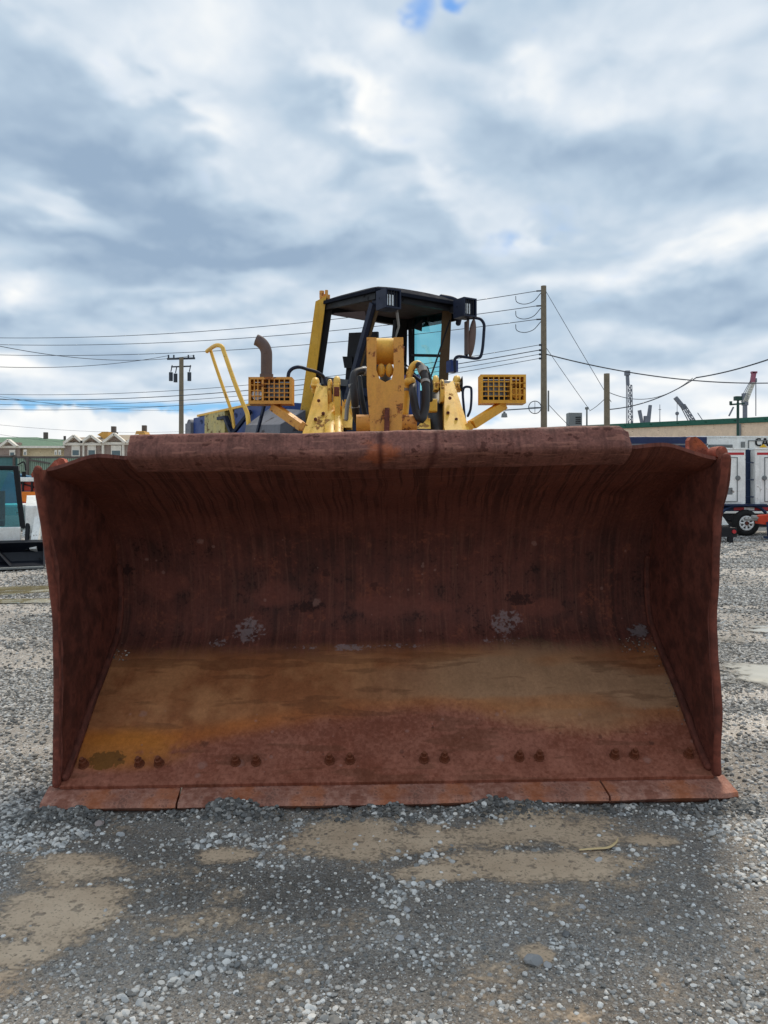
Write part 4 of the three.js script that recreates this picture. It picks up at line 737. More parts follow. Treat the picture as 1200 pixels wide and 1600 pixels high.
  part('yellow_post', hexa([P(493, 471, 9.72), P(510, 462, 9.7), P(511, 464, 9.9), P(497, 471, 9.95)], [P(464, 680, 10.2), P(481, 680, 10.2), P(484, 680, 10.4), P(470, 680, 10.4)]), M.yellow, cab, 'flat yellow rear post of the cab');
  part('post_cap', [bx(0.1, 0.06, 0.1, -0.755, 3.92, -9.8, 0.5), rod([-0.79, 3.9, -9.75], [-0.79, 3.99, -9.75], 0.03), rod([-0.73, 3.9, -9.75], [-0.73, 4.0, -9.75], 0.02)], M.lever, cab);
  // panes
  part('side_window', slab([P(645, 493, 10.15), P(690, 492, 9.62), P(686, 640, 9.84), P(646, 640, 10.2)], [0.004, 0, -0.004]), M.glass, cab, 'teal tinted side pane');
  part('window_bar', [beam(P(644, 555, 10.1), P(688, 556, 9.7), 0.03, 0.035), beam(P(646, 494, 10.12), P(646, 640, 10.15), 0.03, 0.03)], M.black, cab);
  parts('wiper', [beam(P(703, 500, 9.4), P(668, 604, 9.3), 0.016, 0.016), beam(P(625, 560, 9.3), P(668, 604, 9.3), 0.014, 0.014), rod(P(617, 500, 8.95), P(612, 560, 9.0), 0.02, 0.02, 8)], M.black, cab);
  parts('wiper', [rod(P(620, 485, 8.9), P(623, 510, 8.95), 0.016, 0.016, 8), rod(P(623, 510, 8.95), P(615, 535, 9.0), 0.014, 0.014, 8)], M.steel, cab);
  // seat and controls
  const seat = group('seat_back', cab); seat.userData.label = 'black seat seen through the open side';
  local('cushion', (() => { const g = hexa([P(545, 520, 9.75), P(590, 518, 9.6), P(592, 519, 9.8), P(549, 520, 9.95)], [P(536, 640, 9.85), P(590, 640, 9.7), P(592, 640, 9.9), P(540, 640, 10.05)]); const w = worldOf(seat); g.translate(-w.x, -w.y, -w.z); return g; })(), M.black, seat);
  local('arm_rest', (() => { const g = hexa([P(535, 557, 9.7), P(550, 557, 9.7), P(550, 557, 9.9), P(537, 557, 9.9)], [P(538, 575, 9.7), P(550, 575, 9.7), P(550, 575, 9.9), P(540, 575, 9.9)]); const w = worldOf(seat); g.translate(-w.x, -w.y, -w.z); return g; })(), M.black, seat);
  part('dashboard', [hexa([P(502, 588, 9.6), P(550, 594, 9.2), P(550, 594, 9.4), P(502, 588, 9.8)], [P(502, 600, 9.6), P(550, 604, 9.2), P(550, 604, 9.4), P(502, 600, 9.8)])], M.steel2 ??= paint(74, 76, 80, 0.7), cab);
  part('control_box', hexa([P(645, 512, 10.0), P(660, 498, 9.9), P(660, 510, 10.0), P(648, 512, 10.1)], [P(642, 512, 10.0), P(659, 518, 9.9), P(659, 518, 10.0), P(646, 512, 10.1)]), M.black, cab);
  part('roof_switch_panel', slab([P(655, 463, 9.3), P(672, 466, 9.3), P(685, 472, 9.4), P(653, 471, 9.3)], [0, -0.01, -0.02]), M.steel2, cab);
  part('hook', new THREE.TorusGeometry(0.028, 0.006, 6, 16).translate(0.725, 3.76, -9.35), M.steel, cab);
  part('mirror_stub', rod(P(669.5, 494, 9.8), P(669.5, 503, 9.8), 0.012, 0.02, 8), M.black, cab);
  // lower body
  part('body_panel', hexa([P(497, 730, 9.3), P(700, 730, 9.3), [0.8, 1.6, -10.4], [-0.9, 1.6, -10.6]], [P(500, 603, 9.5), P(697, 612, 9.7), [0.75, 2.75, -10.3], [-0.9, 2.8, -10.4]]), M.navy, cab);
  part('body_panel', bx(0.22, 0.5, 0.1, 0.3, 2.55, -8.9, -0.3), M.blue, cab);
  part('rear_wall', hexa([P(500, 600, 10.3), P(636, 600, 10.6), P(636, 600, 10.64), P(500, 600, 10.34)], [P(500, 640, 10.3), P(636, 640, 10.6), P(636, 640, 10.64), P(500, 640, 10.34)]), M.black, cab);
  part('bracket', bx(0.1, 0.14, 0.12, 0.83, 2.97, -9.35, 0.4), M.blue, cab);
  // lamps on the roof corners
  const roofLamp = (p, w, h, label) => {
    const g = group('roof_lamp', loader); tag(g, label); g.position.set(p[0], p[1], p[2] + 8); g.rotation.y = 0.56; const t = 0.018;
    local('lamp_housing', [bx(w, h, 0.16, 0, 0, -0.09), bx(w, t, 0.05, 0, h / 2 - t / 2, 0.015), bx(w, t, 0.05, 0, -h / 2 + t / 2, 0.015), bx(t, h - 2 * t, 0.05, w / 2 - t / 2, 0, 0.015), bx(t, h - 2 * t, 0.05, -w / 2 + t / 2, 0, 0.015)], M.navy, g);
    local('lens', bx(w * 0.5, h * 0.55, 0.01, -w * 0.1, -h * 0.06, 0.0), M.lens, g);
    local('guard_bar', [-0.3, -0.12, 0.06, 0.24].map((x) => bx(0.008, h - 2 * t, 0.008, w * x, 0, 0.03)), M.black, g);
  };
  roofLamp([0.085, 3.60, -8.55], 0.20, 0.215, 'dark square lamp on the left roof corner');
  part('lamp_bracket', hexa([P(580, 450, 8.85), P(604, 449, 8.65), P(604, 449, 8.8), P(580, 450, 9.0)], [P(582, 481, 8.85), P(604, 478, 8.65), P(604, 478, 8.8), P(582, 481, 9.0)]), M.navy, cab);
  roofLamp([1.0, 3.63, -9.1], 0.19, 0.22, 'dark square lamp on the right roof corner');
  part('lamp_bracket', beam([0.82, 3.66, -9.35], [1.0, 3.64, -9.22], 0.08, 0.08), M.black, cab);
  // mirror in its hoop
  const mir = group('mirror', loader); tag(mir, 'tall mirror in a bent tube hoop');
  part('mirror_hoop', [tube([P(733, 497, 9.2), P(744, 497, 9.2), P(751, 499, 9.2), P(756, 506, 9.2), P(756, 520, 9.2), P(753, 550, 9.2), P(750, 558, 9.2), P(744, 560, 9.2), P(728, 558, 9.2), P(716, 557, 9.2), P(711.5, 560, 9.2), P(711, 580, 9.2)], 0.018, 8, 80), rod(P(731.5, 494, 9.22), P(729, 558, 9.22), 0.017)], M.navy, mir);
  const head = new THREE.SphereGeometry(0.5, 20, 20).scale(0.09, 0.46, 0.09); head.rotateZ(-0.1); head.translate(137.5 / 1200 * 9.18, 1.55 + 227 / 1200 * 9.18, -9.18);
  part('mirror_head', [boxUV(head), bx(0.02, 0.4, 0.1, 0.99, 3.29, -9.2, 0.3)], M.mirrorBack ??= paint(104, 84, 78, 0.5), mir);
}
// ---- engine hood and rear frame, running away to the left
{
  const C = [0.09, 0, -9.64], A = 33 * Math.PI / 180, at = (x, y, z) => [C[0] + x * Math.cos(A) + z * Math.sin(A), y, C[2] - x * Math.sin(A) + z * Math.cos(A)];
  const box = (x0, x1, y0, y1, z0, z1) => hexa([at(x0, y0, z0), at(x1, y0, z0), at(x1, y0, z1), at(x0, y0, z1)], [at(x0, y1, z0), at(x1, y1, z0), at(x1, y1, z1), at(x0, y1, z1)]);
  const hood = group('engine_hood', loader);
  M.bleached = sized(matOf(grime(srgb(196, 176, 96), srgb(150, 146, 110), srgb(120, 96, 60), 180, 0.3, srgb(120, 112, 80)), 0.001), 0.9);
  part('side_panel', box(-0.75, 0.75, 1.3, 2.70, -5.2, -4.63), M.blue, hood);
  part('vent_panel', box(-0.755, 0.755, 1.3, 2.71, -4.625, -3.7), M.bleached, hood, 'faded yellow vent panel');
  part('top_strip', box(-0.76, 0.76, 2.71, 2.745, -5.0, -2.3), M.yellow, hood);
  part('side_panel', [hexa([at(-0.75, 1.3, -3.695), at(0.75, 1.3, -3.695), at(0.75, 1.3, -1.45), at(-0.75, 1.3, -1.45)], [at(-0.75, 2.705, -3.3), at(0.75, 2.705, -3.3), at(0.75, 2.71, -1.95), at(-0.75, 2.71, -1.95)])], M.blue, hood);
  part('side_step', hexa([at(-1.15, 1.2, -2.6), at(-0.74, 1.2, -2.6), at(-0.74, 1.2, -0.9), at(-1.15, 1.2, -0.9)], [at(-1.1, 2.36, -2.0), at(-0.74, 2.62, -2.0), at(-0.74, 2.5, -0.9), at(-1.1, 2.3, -0.9)]), M.fender ??= paint(112, 112, 120, 0.7), hood);
  parts('strut', [beam(at(-0.78, 2.62, -2.6), at(-0.95, 2.2, -3.1), 0.05, 0.05), beam(at(-1.1, 2.72, -1.3), at(-1.12, 2.2, -1.6), 0.03, 0.04), beam(at(-0.78, 2.6, -3.6), at(-0.78, 2.3, -3.3), 0.07, 0.06), beam(at(-0.78, 2.6, -3.6), at(-0.78, 2.6, -3.9), 0.07, 0.05)], M.navy, hood);
  const rad = box(-0.8, 0.8, 1.2, 2.62, -5.5, -5.21); part('radiator_guard', [rad, rod(at(-0.78, 2.56, -5.36), at(0.78, 2.56, -5.36), 0.13, 0.13, 16)], M.fender, hood);
  part('counterweight', box(-1.2, 1.2, 0.9, 1.5, -5.6, -4.4), M.yellow, hood);
  const ex = group('exhaust_stack', loader); const e = [-1.95, 2.7, -12.75], r = 0.095;
  part('stack_sleeve', rod([e[0], 2.7, e[2]], [e[0], 3.36, e[2]], 0.112, 0.112, 24), M.exhaust, ex);
  const bend = []; for (let i = 0; i <= 10; i++) { const t = i / 10 * 1.25; bend.push([e[0] - 0.25 * (1 - Math.cos(t)), 3.69 + 0.25 * Math.sin(t) , e[2] + 0.02 * i / 10]); }
  const c = new THREE.CatmullRomCurve3([[e[0], 3.36, e[2]], [e[0], 3.5, e[2]], ...bend].map(V)); part('stack_pipe', boxUV(plain(new THREE.TubeGeometry(c, 40, r, 20, false))), M.exhaust, ex, 'bent brown exhaust pipe');
  const H = (x, y, d) => [(x - 600) / 1200 * d, 1.55 + (755 - y) / 1200 * d, -d];
  part('hand_rail', tube([H(389, 690, 10.7), H(388, 660, 10.75), H(386, 645, 10.8), H(379, 629, 10.85), H(366, 596, 10.95), H(350, 550, 11.1), H(347, 542, 11.12), H(341, 539.5, 11.2), H(327, 546, 11.8), H(323.5, 549, 11.9)], 0.031, 10, 90), M.yellow, loader, 'bent yellow hand rail beside the hood');
  part('hand_rail', tube([H(329, 547, 11.85), H(335, 566, 11.8), H(350, 610, 11.7), H(362, 645, 11.6), H(366, 668, 11.6)], 0.025, 10, 50), M.yellow, loader);
  part('rear_frame', [box(-0.6, 0.6, 0.7, 1.35, -5.4, 1.2)], M.navy, loader);
  // wheels
  const tyre = (() => {
    const pts = [[0.42, -0.30], [0.6, -0.335], [0.8, -0.33], [0.86, -0.27], [0.875, 0], [0.86, 0.27], [0.8, 0.33], [0.6, 0.335], [0.42, 0.30]].map(([x, y]) => new THREE.Vector2(x, y)), gs = [boxUV(plain(new THREE.LatheGeometry(pts, 40)))];
    for (let i = 0; i < 22; i++) for (const s of [-1, 1]) { const g = new THREE.BoxGeometry(0.05, 0.3, 0.09); g.rotateX(s * 0.5); g.translate(0.885, s * 0.17, 0); g.rotateY(i / 22 * Math.PI * 2 + (s > 0 ? 0.14 : 0)); gs.push(boxUV(g)); }
    const g = mergeGeometries(gs.map(plain)); g.rotateZ(Math.PI / 2); return g;
  })();
  const rim = joined([rod([-0.2, 0, 0], [0.2, 0, 0], 0.43, 0.43, 28), rod([-0.3, 0, 0], [-0.2, 0, 0], 0.16, 0.2, 18), rod([0.2, 0, 0], [0.3, 0, 0], 0.2, 0.16, 18)]);
  for (const [p, turn] of [[[-1.18, 0.9, -6.9], 0], [[1.18, 0.9, -6.9], 0], [at(-1.18, 0.9, -3.2), A], [at(1.18, 0.9, -3.2), A]]) {
    const w = group('wheel', loader); w.position.set(p[0], p[1], p[2] + 8); w.rotation.y = turn; local('tyre', tyre, M.tyre, w); local('rim', rim, M.yellow, w);
  }
  part('axle', rod(at(-1.1, 0.9, -3.2), at(1.1, 0.9, -3.2), 0.2, 0.2, 14), M.navy, loader);
}


// ---------------------------------------------------------------- power poles and wires
{
  M.wood = sized(matOf(surface(512, 512, (x, y) => { const u = x / 512, v = y / 512, a = fbm(u * 60, v * 4, 5, 4, 400), b = fbm(u * 8, v * 8, 4, 8, 402); return [mix3(srgb(92, 84, 72), srgb(142, 130, 108), clamp(a * 0.8 + b * 0.4 - 0.1)), 0.85, a]; }), 0.004), 0.9);
  const A = [7.71, 0, -37], top = 11.05;
  const p = thing('utility_pole', 'tall bare wooden pole carrying wires, right of the loader', 'utility pole', A);
  part('pole', rod(A, [A[0] - 0.02, top, A[2]], 0.17, 0.13, 16), M.wood, p);
  parts('insulator', [10.82, 10.1, 9.45].map((y) => [rod([7.6, y, -37], [7.35, y, -37.05], 0.035), rod([7.66, y - 0.05, -37], [7.6, y + 0.02, -37], 0.05)]), M.wire, p);
  part('wire_rack', [rod([7.58, 8.25, -36.95], [7.58, 7.5, -36.95], 0.03), ...[8.2, 7.95, 7.75, 7.55].map((y) => rod([7.58, y, -36.95], [7.46, y, -36.95], 0.05))], M.wire, p);
  part('wire_hoop', [new THREE.TorusGeometry(0.30, 0.02, 6, 28).translate(7.26, 5.2, -36.95), rod([7.26, 4.9, -36.95], [7.26, 5.5, -36.95], 0.012), rod([6.96, 5.2, -36.95], [7.7, 5.2, -36.95], 0.012)], M.wire, p);
  part('bracket', rod([7.9, 6.0, -36.9], [7.9, 5.0, -36.9], 0.04), M.galv, p);
  const s = thing('pole_stub', 'short thick wooden pole without wires at its top, right of the tall pole', 'pole', [[9.888, 1.55, -34][0], 0, -34]);
  part('pole', rod([9.888, 0, -34], [9.86, 6.4, -34], 0.14, 0.125, 16), M.wood, s);
  const l = thing('utility_pole', 'distant pole with crossarm and transformers, left of the yellow hand rail', 'utility pole', [-15.32, 0, -58]);
  part('pole', rod([-15.32, 0, -58], [-15.3, 11.05, -58], 0.2, 0.16, 14), M.wood, l);
  part('crossarm', [beam([-16.4, 10.95, -58.1], [-14.3, 11.0, -58.1], 0.12, 0.14), beam([-16.1, 10.35, -58.1], [-14.6, 10.4, -58.1], 0.08, 0.1)], M.wire, l);
  parts('transformer', [[-16.15, 9.6], [-15.8, 9.5], [-14.75, 9.6]].map(([x, y]) => [rod([x, y - 0.3, -58.2], [x, y + 0.35, -58.2], 0.15, 0.15, 12), rod([x, y + 0.4, -58.2], [x + 0.1, y + 0.9, -58.2], 0.04)]), M.wire, l);
  parts('insulator', [-16.3, -15.9, -14.8, -14.4].map((x) => rod([x, 11.0, -58.1], [x, 11.25, -58.1], 0.06)), M.wire, l);
  const W = (a, b, drop, r, label, grp) => solo('overhead_wire', tube(sag(a, b, drop, 26), r, 5, 60), M.wire, a, label, 'wire', grp);
  const fan = 'wires running left from the tall wooden pole';
  [[10.82, [-32.5, 11.3, -50], 1.05, 'topmost long wire running left from the tall wooden pole'], [10.1, [-32.5, 10.925, -50], 1.0, 'second long wire from the top running left from the tall pole'], [9.45, [-32.5, 10.258, -50], 0.95, 'third long wire from the top running left from the tall pole']].forEach(([y, b, d, lb]) => W([7.36, y, -37.05], b, d, 0.017, lb, fan));
  const drop = [-33.8, 8.007, -52];
  [8.2, 7.95, 7.75, 7.55].forEach((y, i) => W([7.46, y, -36.95], [drop[0], drop[1] - i * 0.33, drop[2]], 1.25 + i * 0.02, i === 1 ? 0.022 : 0.015, ['uppermost', 'second', 'third', 'lowest'][i] + ' of the four low wires leaving the tall pole leftward', 'low wires from the tall wooden pole'));
  for (const [y, i] of [[10.82, 0], [10.1, 1], [9.45, 2]]) solo('jumper_wire', tube([[6.36, y - 0.24, -37.1], [6.4, y - 0.5, -37.1], [6.75, y - 0.62, -37.1], [7.2, y - 0.5, -37.05], [7.55, y - 0.12, -37]], 0.018, 5, 30), M.wire, [7.5, y, -37], ['top', 'middle', 'bottom'][i] + ' short looped wire beside the head of the tall pole', 'wire', 'short loops on the tall pole');
  W([-16.3, 11.2, -58.1], [-27.867, 8.7, -44], 0.7, 0.02, 'wire running left from the crossarm of the distant pole');
  W([-14.4, 11.2, -58.1], [-24, 9.65, -40], 0.9, 0.02, 'wire rising left out of the picture above the distant pole');
  [[[-28.75, 7.842, -50], [-18.75, 8.738, -75]], [[-28.75, 7.508, -50], [-16.875, 9.363, -75]], [[-34, 6.55, -60], [-21, 7.775, -90]], [[-33, 5.9, -60], [-31.667, 6.696, -95]]].forEach(([a, b], i) => W(a, b, 0.6, 0.013, ['highest', 'second', 'third', 'lowest'][i] + ' faint wire sloping above the left houses', 'faint wires over the left houses'));
  // right: service drops
  W([7.78, 7.75, -36.9], [22, 6.85, -40], 0.55, 0.03, 'heavy cable from the tall pole passing right over the warehouse');
  W([14.64, 6.5, -36], [14.95, 6.49, -26], 0.18, 0.03, 'heavy cable climbing out of the picture at right');
  W([14.64, 6.5, -36], [9.888, 4.808, -34], 0.3, 0.025, 'drooping cable from the crossing down to the short pole');
  W([14.46, 6.47, -36], [9.888, 5.602, -34], 0.62, 0.016, 'thin drooping cable above the warehouse roof');
  W([7.78, 10.8, -36.95], [10.058, 5.148, -34], 0.02, 0.013, 'thin guy wire from the head of the tall pole');
  W([7.78, 8.1, -36.95], [10.7, 5.383, -40], 0.02, 0.013, 'thin guy wire from the middle of the tall pole');
  W([7.924, 5.343, -37], [10.22, 4.595, -42], 0.02, 0.015, 'short wire sloping down from the tall pole behind the bucket');
  W([10.7, 5.317, -40], [9.803, 5.318, -34], 0.05, 0.015, 'short wire between the roof vent and the short pole');
  const cam = thing('yard_lamp', 'small pale lamp on a thin arm left of the tall pole', 'lamp', [5.64, 4.76, -36]);
  part('lamp_head', [rod([5.64, 4.64, -36], [5.64, 4.82, -36], 0.15, 0.12, 12), rod([5.64, 4.82, -36], [5.64, 4.91, -36], 0.06, 0.05, 8)], M.galv, cam);
  part('arm', beam([5.58, 4.97, -36], [7.647, 5.188, -37], 0.05, 0.05), M.wire, cam);
}
// ---------------------------------------------------------------- right: warehouse, generators, cranes
{
  const cream = paint(226, 202, 178, 0.8), green = paint(40, 92, 78, 0.6);
  const w = thing('warehouse', 'long low beige warehouse with a green roof edge behind the generators', 'warehouse', [22, 0, -46]);
  // the front wall recedes slightly to the left
  const R = [30, -38.0], Lf = [8.6, -54.15];
  const pt = (t, y, o = 0) => [lerp(Lf[0], R[0], t) , y, lerp(Lf[1], R[1], t) + o];
  part('wall', slab([pt(0, -0.1), pt(1, -0.1), pt(1, 5.05), pt(0, 5.05)], [0, 0, -12]), cream, w);
  part('roof_edge', [slab([pt(0, 5.06, 0.15), pt(1, 5.06, 0.15), pt(1, 5.36, 0.15), pt(0, 5.36, 0.15)], [0, 0, -12.3])], green, w);
  part('downpipe', [0.27, 0.57, 0.84].map((t) => rod(pt(t, 0, 0.08), pt(t, 5.0, 0.08), 0.06)), M.galv, w);
  part('wall_conduit', [beam(pt(0.1, 3.6, 0.05), pt(0.95, 3.75, 0.05), 0.06, 0.06), beam(pt(0.3, 4.5, 0.05), pt(0.36, 4.4, 0.05), 0.05, 0.05)], M.galv, w);
  for (const t of [0.32, 0.66]) part('wall_lamp', [bx(0.3, 0.4, 0.2, ...pt(t, 4.3, 0.12)), rod(pt(t, 4.5, 0.1), pt(t, 4.75, 0.1), 0.06)], M.galv, w);
  part('door', Array.from({ length: 1 }, () => bx(3.2, 3.2, 0.1, ...pt(0.45, 1.6, 0.02), 0.22)), M.offWhite, w);
  const hv = thing('roof_unit', 'grey boxy air unit standing on the left of the warehouse roof', 'air unit', [[12.623, 5.8, -51][0], 5.3, -51]);
  part('unit_box', cbx(0.86, 1.0, 0.86, 12.62, 5.7, -51, 0.03), M.galv, hv); part('louvre', [0, 1, 2, 3].map((i) => bx(0.34, 0.06, 0.04, 12.78, 5.5 + i * 0.13, -50.55)), M.black, hv);
  const vt = thing('roof_vent', 'thin vent pipe on the warehouse roof beside the air unit', 'vent pipe', [13.47, 5.2, -51]); part('pipe', [rod([13.47, 5.1, -51], [13.47, 6.45, -51], 0.055), rod([13.47, 6.45, -51], [13.47, 6.6, -51], 0.12)], M.galv, vt);
  // yard light
  const lp = thing('light_pole', 'dark green light pole with a twin head behind the white generators', 'light pole', [[13.825, 1.55, -30][0], 0, -30]);
  const x = 13.825; const dk = paint(34, 62, 56, 0.6);
  part('pole', rod([x, 0, -30], [x, 4.7, -30], 0.06, 0.05, 12), dk, lp); part('crossarm', beam([x - 0.3, 4.62, -30], [x + 0.25, 4.66, -30], 0.08, 0.06), dk, lp);
  part('lamp_head', [bx(0.26, 0.16, 0.2, x, 4.86, -30), bx(0.08, 0.14, 0.08, x - 0.28, 4.68, -30), rod([x, 4.7, -30], [x, 4.8, -30], 0.04)], dk, lp);
  // navy box behind the bucket
  const nv = thing('navy_container', 'dark navy equipment box just behind the right lip of the bucket', 'equipment box', [[9.642, 2.742, -26][0], 0, -26.6]);
  const nb = paint(34, 46, 84, 0.5);
  part('box_body', cbx(3.9, 2.9, 2.0, 9.0, 1.68, -27, 0.04), nb, nv);
  part('seam_rail', [bx(3.9, 0.05, 0.04, 9.0, 2.86, -25.97), bx(3.9, 0.05, 0.04, 9.0, 1.9, -25.97)], M.fender, nv); part('skid', [bx(3.9, 0.2, 0.3, 9.0, 0.12, -26.3), bx(3.9, 0.2, 0.3, 9.0, 0.12, -27.7)], M.black, nv);
  // rear generator with lettering
  const cg = thing('generator_set', 'white generator housing lettered in black, behind the nearer cabinets', 'generator', [12.6, 0, -28]);
  part('housing', [cbx(5.0, 2.7, 2.2, 13.4, 1.82, -28.4, 0.03)], M.white, cg);
  part('roof_edge', bx(5.04, 0.06, 2.24, 13.4, 3.2, -28.4), M.white, cg);
  for (const [x, w, h, y] of [[11.95, 0.85, 0.28, 2.78]]) part('louvre_panel', [bx(w, h, 0.04, x, y, -27.28), ...[0, 1, 2].map((i) => bx(w * 0.94, 0.05, 0.06, x, y - 0.09 + i * 0.09, -27.25))], M.galv, cg);
  part('panel_frame', [bx(0.03, 0.42, 0.03, 12.95, 2.86, -27.28), bx(0.9, 0.03, 0.03, 13.4, 3.06, -27.28), bx(0.03, 0.42, 0.03, 13.85, 2.86, -27.28), bx(0.12, 0.4, 0.06, 12.75, 2.82, -27.27)], M.galv, cg);
  part('skid', bx(5.0, 0.46, 2.0, 13.4, 0.23, -28.4), M.black, cg);
  const font = await new FontLoader().loadAsync('fonts/droid/droid_sans_bold.typeface.json');
  const tg = new TextGeometry('CAT', { font, size: 0.28, depth: 0.012, curveSegments: 5 }); tg.computeBoundingBox(); tg.translate(13.16 + 0.0, 2.87, -27.3); const lt = plain(tg);
  lt.translate(0, 0, 0.02); part('lettering', boxUV(lt), M.black, cg, 'black lettering CAT');
  part('logo_triangle', slab([[13.32, 2.82, -27.27], [13.62, 2.82, -27.27], [13.47, 2.94, -27.27]], [0, 0, 0.006]), new THREE.MeshStandardMaterial({ color: 0xe8b820, roughness: 0.5 }), cg);
  // near cabinets on a blue trailer
  const tr = thing('generator_trailer', 'blue trailer carrying white red-striped cabinets, right edge behind the bucket', 'trailer', [11.0, 0, -22.5]);
  const red = new THREE.MeshStandardMaterial({ color: 0xb8242c, roughness: 0.5 }), tb = paint(30, 48, 80, 0.5);
  const cabinet = (x0, x1) => {
    const c = group('cabinet', tr), w = x1 - x0, cx = (x0 + x1) / 2;
    part('cabinet_body', cbx(w, 1.62, 1.6, cx, 1.72, -23.2, 0.02), M.white, c); part('stripe', bx(w - 0.1, 0.07, 0.01, cx, 2.41, -22.397), red, c); part('lid', bx(w + 0.06, 0.05, 1.66, cx, 2.558, -23.2), M.white, c);
    part('door', [bx(w - 0.28, 1.35, 0.03, cx, 1.66, -22.39)], M.white, c); part('door_edge', [bx(0.02, 1.3, 0.02, cx - w / 2 + 0.26, 1.66, -22.368), bx(0.02, 1.3, 0.02, cx + w / 2 - 0.26, 1.66, -22.368), bx(w - 0.52, 0.02, 0.02, cx, 2.3, -22.368), bx(w - 0.52, 0.02, 0.02, cx, 1.02, -22.368)], M.galv, c);
    part('latch', [rod([cx + (x0 < 10 ? 0.36 : -0.36), 1.7, -22.37], [cx + (x0 < 10 ? 0.36 : -0.36), 1.7, -22.33], 0.075, 0.06, 16)], M.galv, c);
    part('label_plate', bx(0.16, 0.2, 0.006, cx + (x0 < 10 ? 0.12 : 0.5), 1.32, -22.37), M.galv, c);
  };
  cabinet(9.35, 10.55); cabinet(10.83, 12.05); cabinet(12.3, 13.4);
  part('ladder_frame', [bx(0.3, 1.6, 1.2, 10.69, 1.75, -23.3), ...[1.15, 1.65, 2.15].map((y) => rod([10.55, y, -22.5], [10.83, y, -22.5], 0.015)), bx(0.28, 1.6, 1.2, 12.175, 1.75, -23.3)], tb, tr);
  part('chassis', [bx(4.6, 0.2, 0.16, 11.2, 0.83, -22.55), bx(4.6, 0.2, 0.16, 11.2, 0.83, -23.9), ...[9.2, 10.5, 12, 13.2].map((x) => bx(0.14, 0.14, 1.3, x, 0.8, -23.2))], tb, tr);
  part('mudguard', [tube([[9.7, 0.45, -22.35], [9.86, 0.72, -22.35], [10.1, 0.86, -22.35], [10.6, 0.9, -22.35], [10.9, 0.86, -22.35], [11.1, 0.7, -22.35]], 0.045, 8), bx(1.2, 0.05, 0.3, 10.5, 0.92, -22.4)], tb, tr);
  const refl = [0, 1, 2, 3, 4, 5].map((i) => [bx(0.3, 0.09, 0.012, 10.38 + i * 0.3, 0.8, -22.46), i % 3]); part('reflector_strip', refl.filter(([, k]) => k !== 1).map(([g]) => g), red, tr); part('reflector_strip', refl.filter(([, k]) => k === 1).map(([g]) => g), M.white, tr);
  const wheel = group('wheel', tr), wc = [10.52, 0.39, -22.35];
  const ty = new THREE.TorusGeometry(0.29, 0.105, 12, 36).scale(1, 1, 1.1); ty.translate(...wc); part('tyre', boxUV(ty), M.tyre, wheel);
  const spokes = Array.from({ length: 8 }, (_, i) => { const a = i / 8 * Math.PI * 2; return rod([wc[0] + Math.cos(a) * 0.06, wc[1] + Math.sin(a) * 0.06, wc[2] + 0.06], [wc[0] + Math.cos(a) * 0.2, wc[1] + Math.sin(a) * 0.2, wc[2] + 0.07], 0.03, 0.035, 8); });
  const ring = new THREE.TorusGeometry(0.195, 0.03, 8, 32).translate(wc[0], wc[1], wc[2] + 0.06); part('rim', [boxUV(ring), ...spokes], M.white, wheel); part('hub', rod([wc[0], wc[1], wc[2]], [wc[0], wc[1], wc[2] + 0.12], 0.07, 0.05, 14), M.rustFine, wheel);
  part('back_plate', rod([wc[0], wc[1], wc[2] - 0.06], [wc[0], wc[1], wc[2] + 0.01], 0.2, 0.2, 20), M.black, wheel);
  part('axle', rod([10.52, 0.4, -24], [10.52, 0.4, -22.4], 0.05), M.black, tr);
  // red hitch in front
  const h = thing('trailer_hitch', 'orange-red trailer tongue with a landing jack before the white-rimmed wheel', 'trailer tongue', [10.4, 0, -21]);
  const or = paint(206, 66, 38, 0.5);
  part('tongue', [hexa([[10.25, 0.44, -21.0], [10.6, 0.4, -20.9], [10.6, 0.4, -21.2], [10.25, 0.44, -21.2]], [[10.2, 0.66, -21.0], [10.6, 0.7, -20.9], [10.6, 0.7, -21.2], [10.2, 0.66, -21.2]]), bx(2.6, 0.26, 0.12, 11.88, 0.55, -21.05), bx(2.6, 0.1, 0.6, 11.88, 0.62, -21.4)], or, h);
  part('coupler', [rod([10.24, 0.55, -21.05], [9.88, 0.56, -21.05], 0.035), rod([10.08, 0.62, -21.05], [10.3, 0.6, -21.05], 0.06)], M.steel, h);
  part('jack', [rod([10.46, 0.12, -20.85], [10.44, 0.5, -20.85], 0.05, 0.06, 10), bx(0.3, 0.06, 0.2, 10.5, 0.08, -20.85), beam([10.5, 0.1, -20.85], [10.72, 0.34, -20.85], 0.05, 0.04)], tb, h);
  part('support_leg', [bx(0.1, 0.5, 0.1, 13.0, 0.25, -21.1), bx(0.3, 0.03, 0.3, 13.0, 0.015, -21.1)], M.black, h);
  const tl = thing('tail_lamp_bar', 'black bumper bar with a round red lamp low beside the bucket edge', 'bumper bar', [9.0, 0, -20.2]);
  part('bar', [bx(1.0, 0.24, 0.14, 8.75, 0.12 + 0.14, -20.2), bx(0.9, 0.12, 1.0, 8.65, 0.36, -20.7)], M.black, tl); part('red_lamp', rod([9.17, 0.28, -20.14], [9.17, 0.28, -20.1], 0.055, 0.05, 14), red, tl);
  part('mud_flap', hexa([[8.9, 0.43, -20.6], [9.25, 0.43, -20.6], [9.25, 0.43, -20.64], [8.9, 0.43, -20.64]], [[8.9, 0.75, -20.6], [9.02, 0.75, -20.6], [9.02, 0.75, -20.64], [8.9, 0.75, -20.64]]), M.white, tl);
  part('stand', [bx(0.12, 0.16, 0.12, 8.4, 0.07, -20.2), bx(0.12, 0.16, 0.12, 9.1, 0.07, -20.2)], M.black, tl);
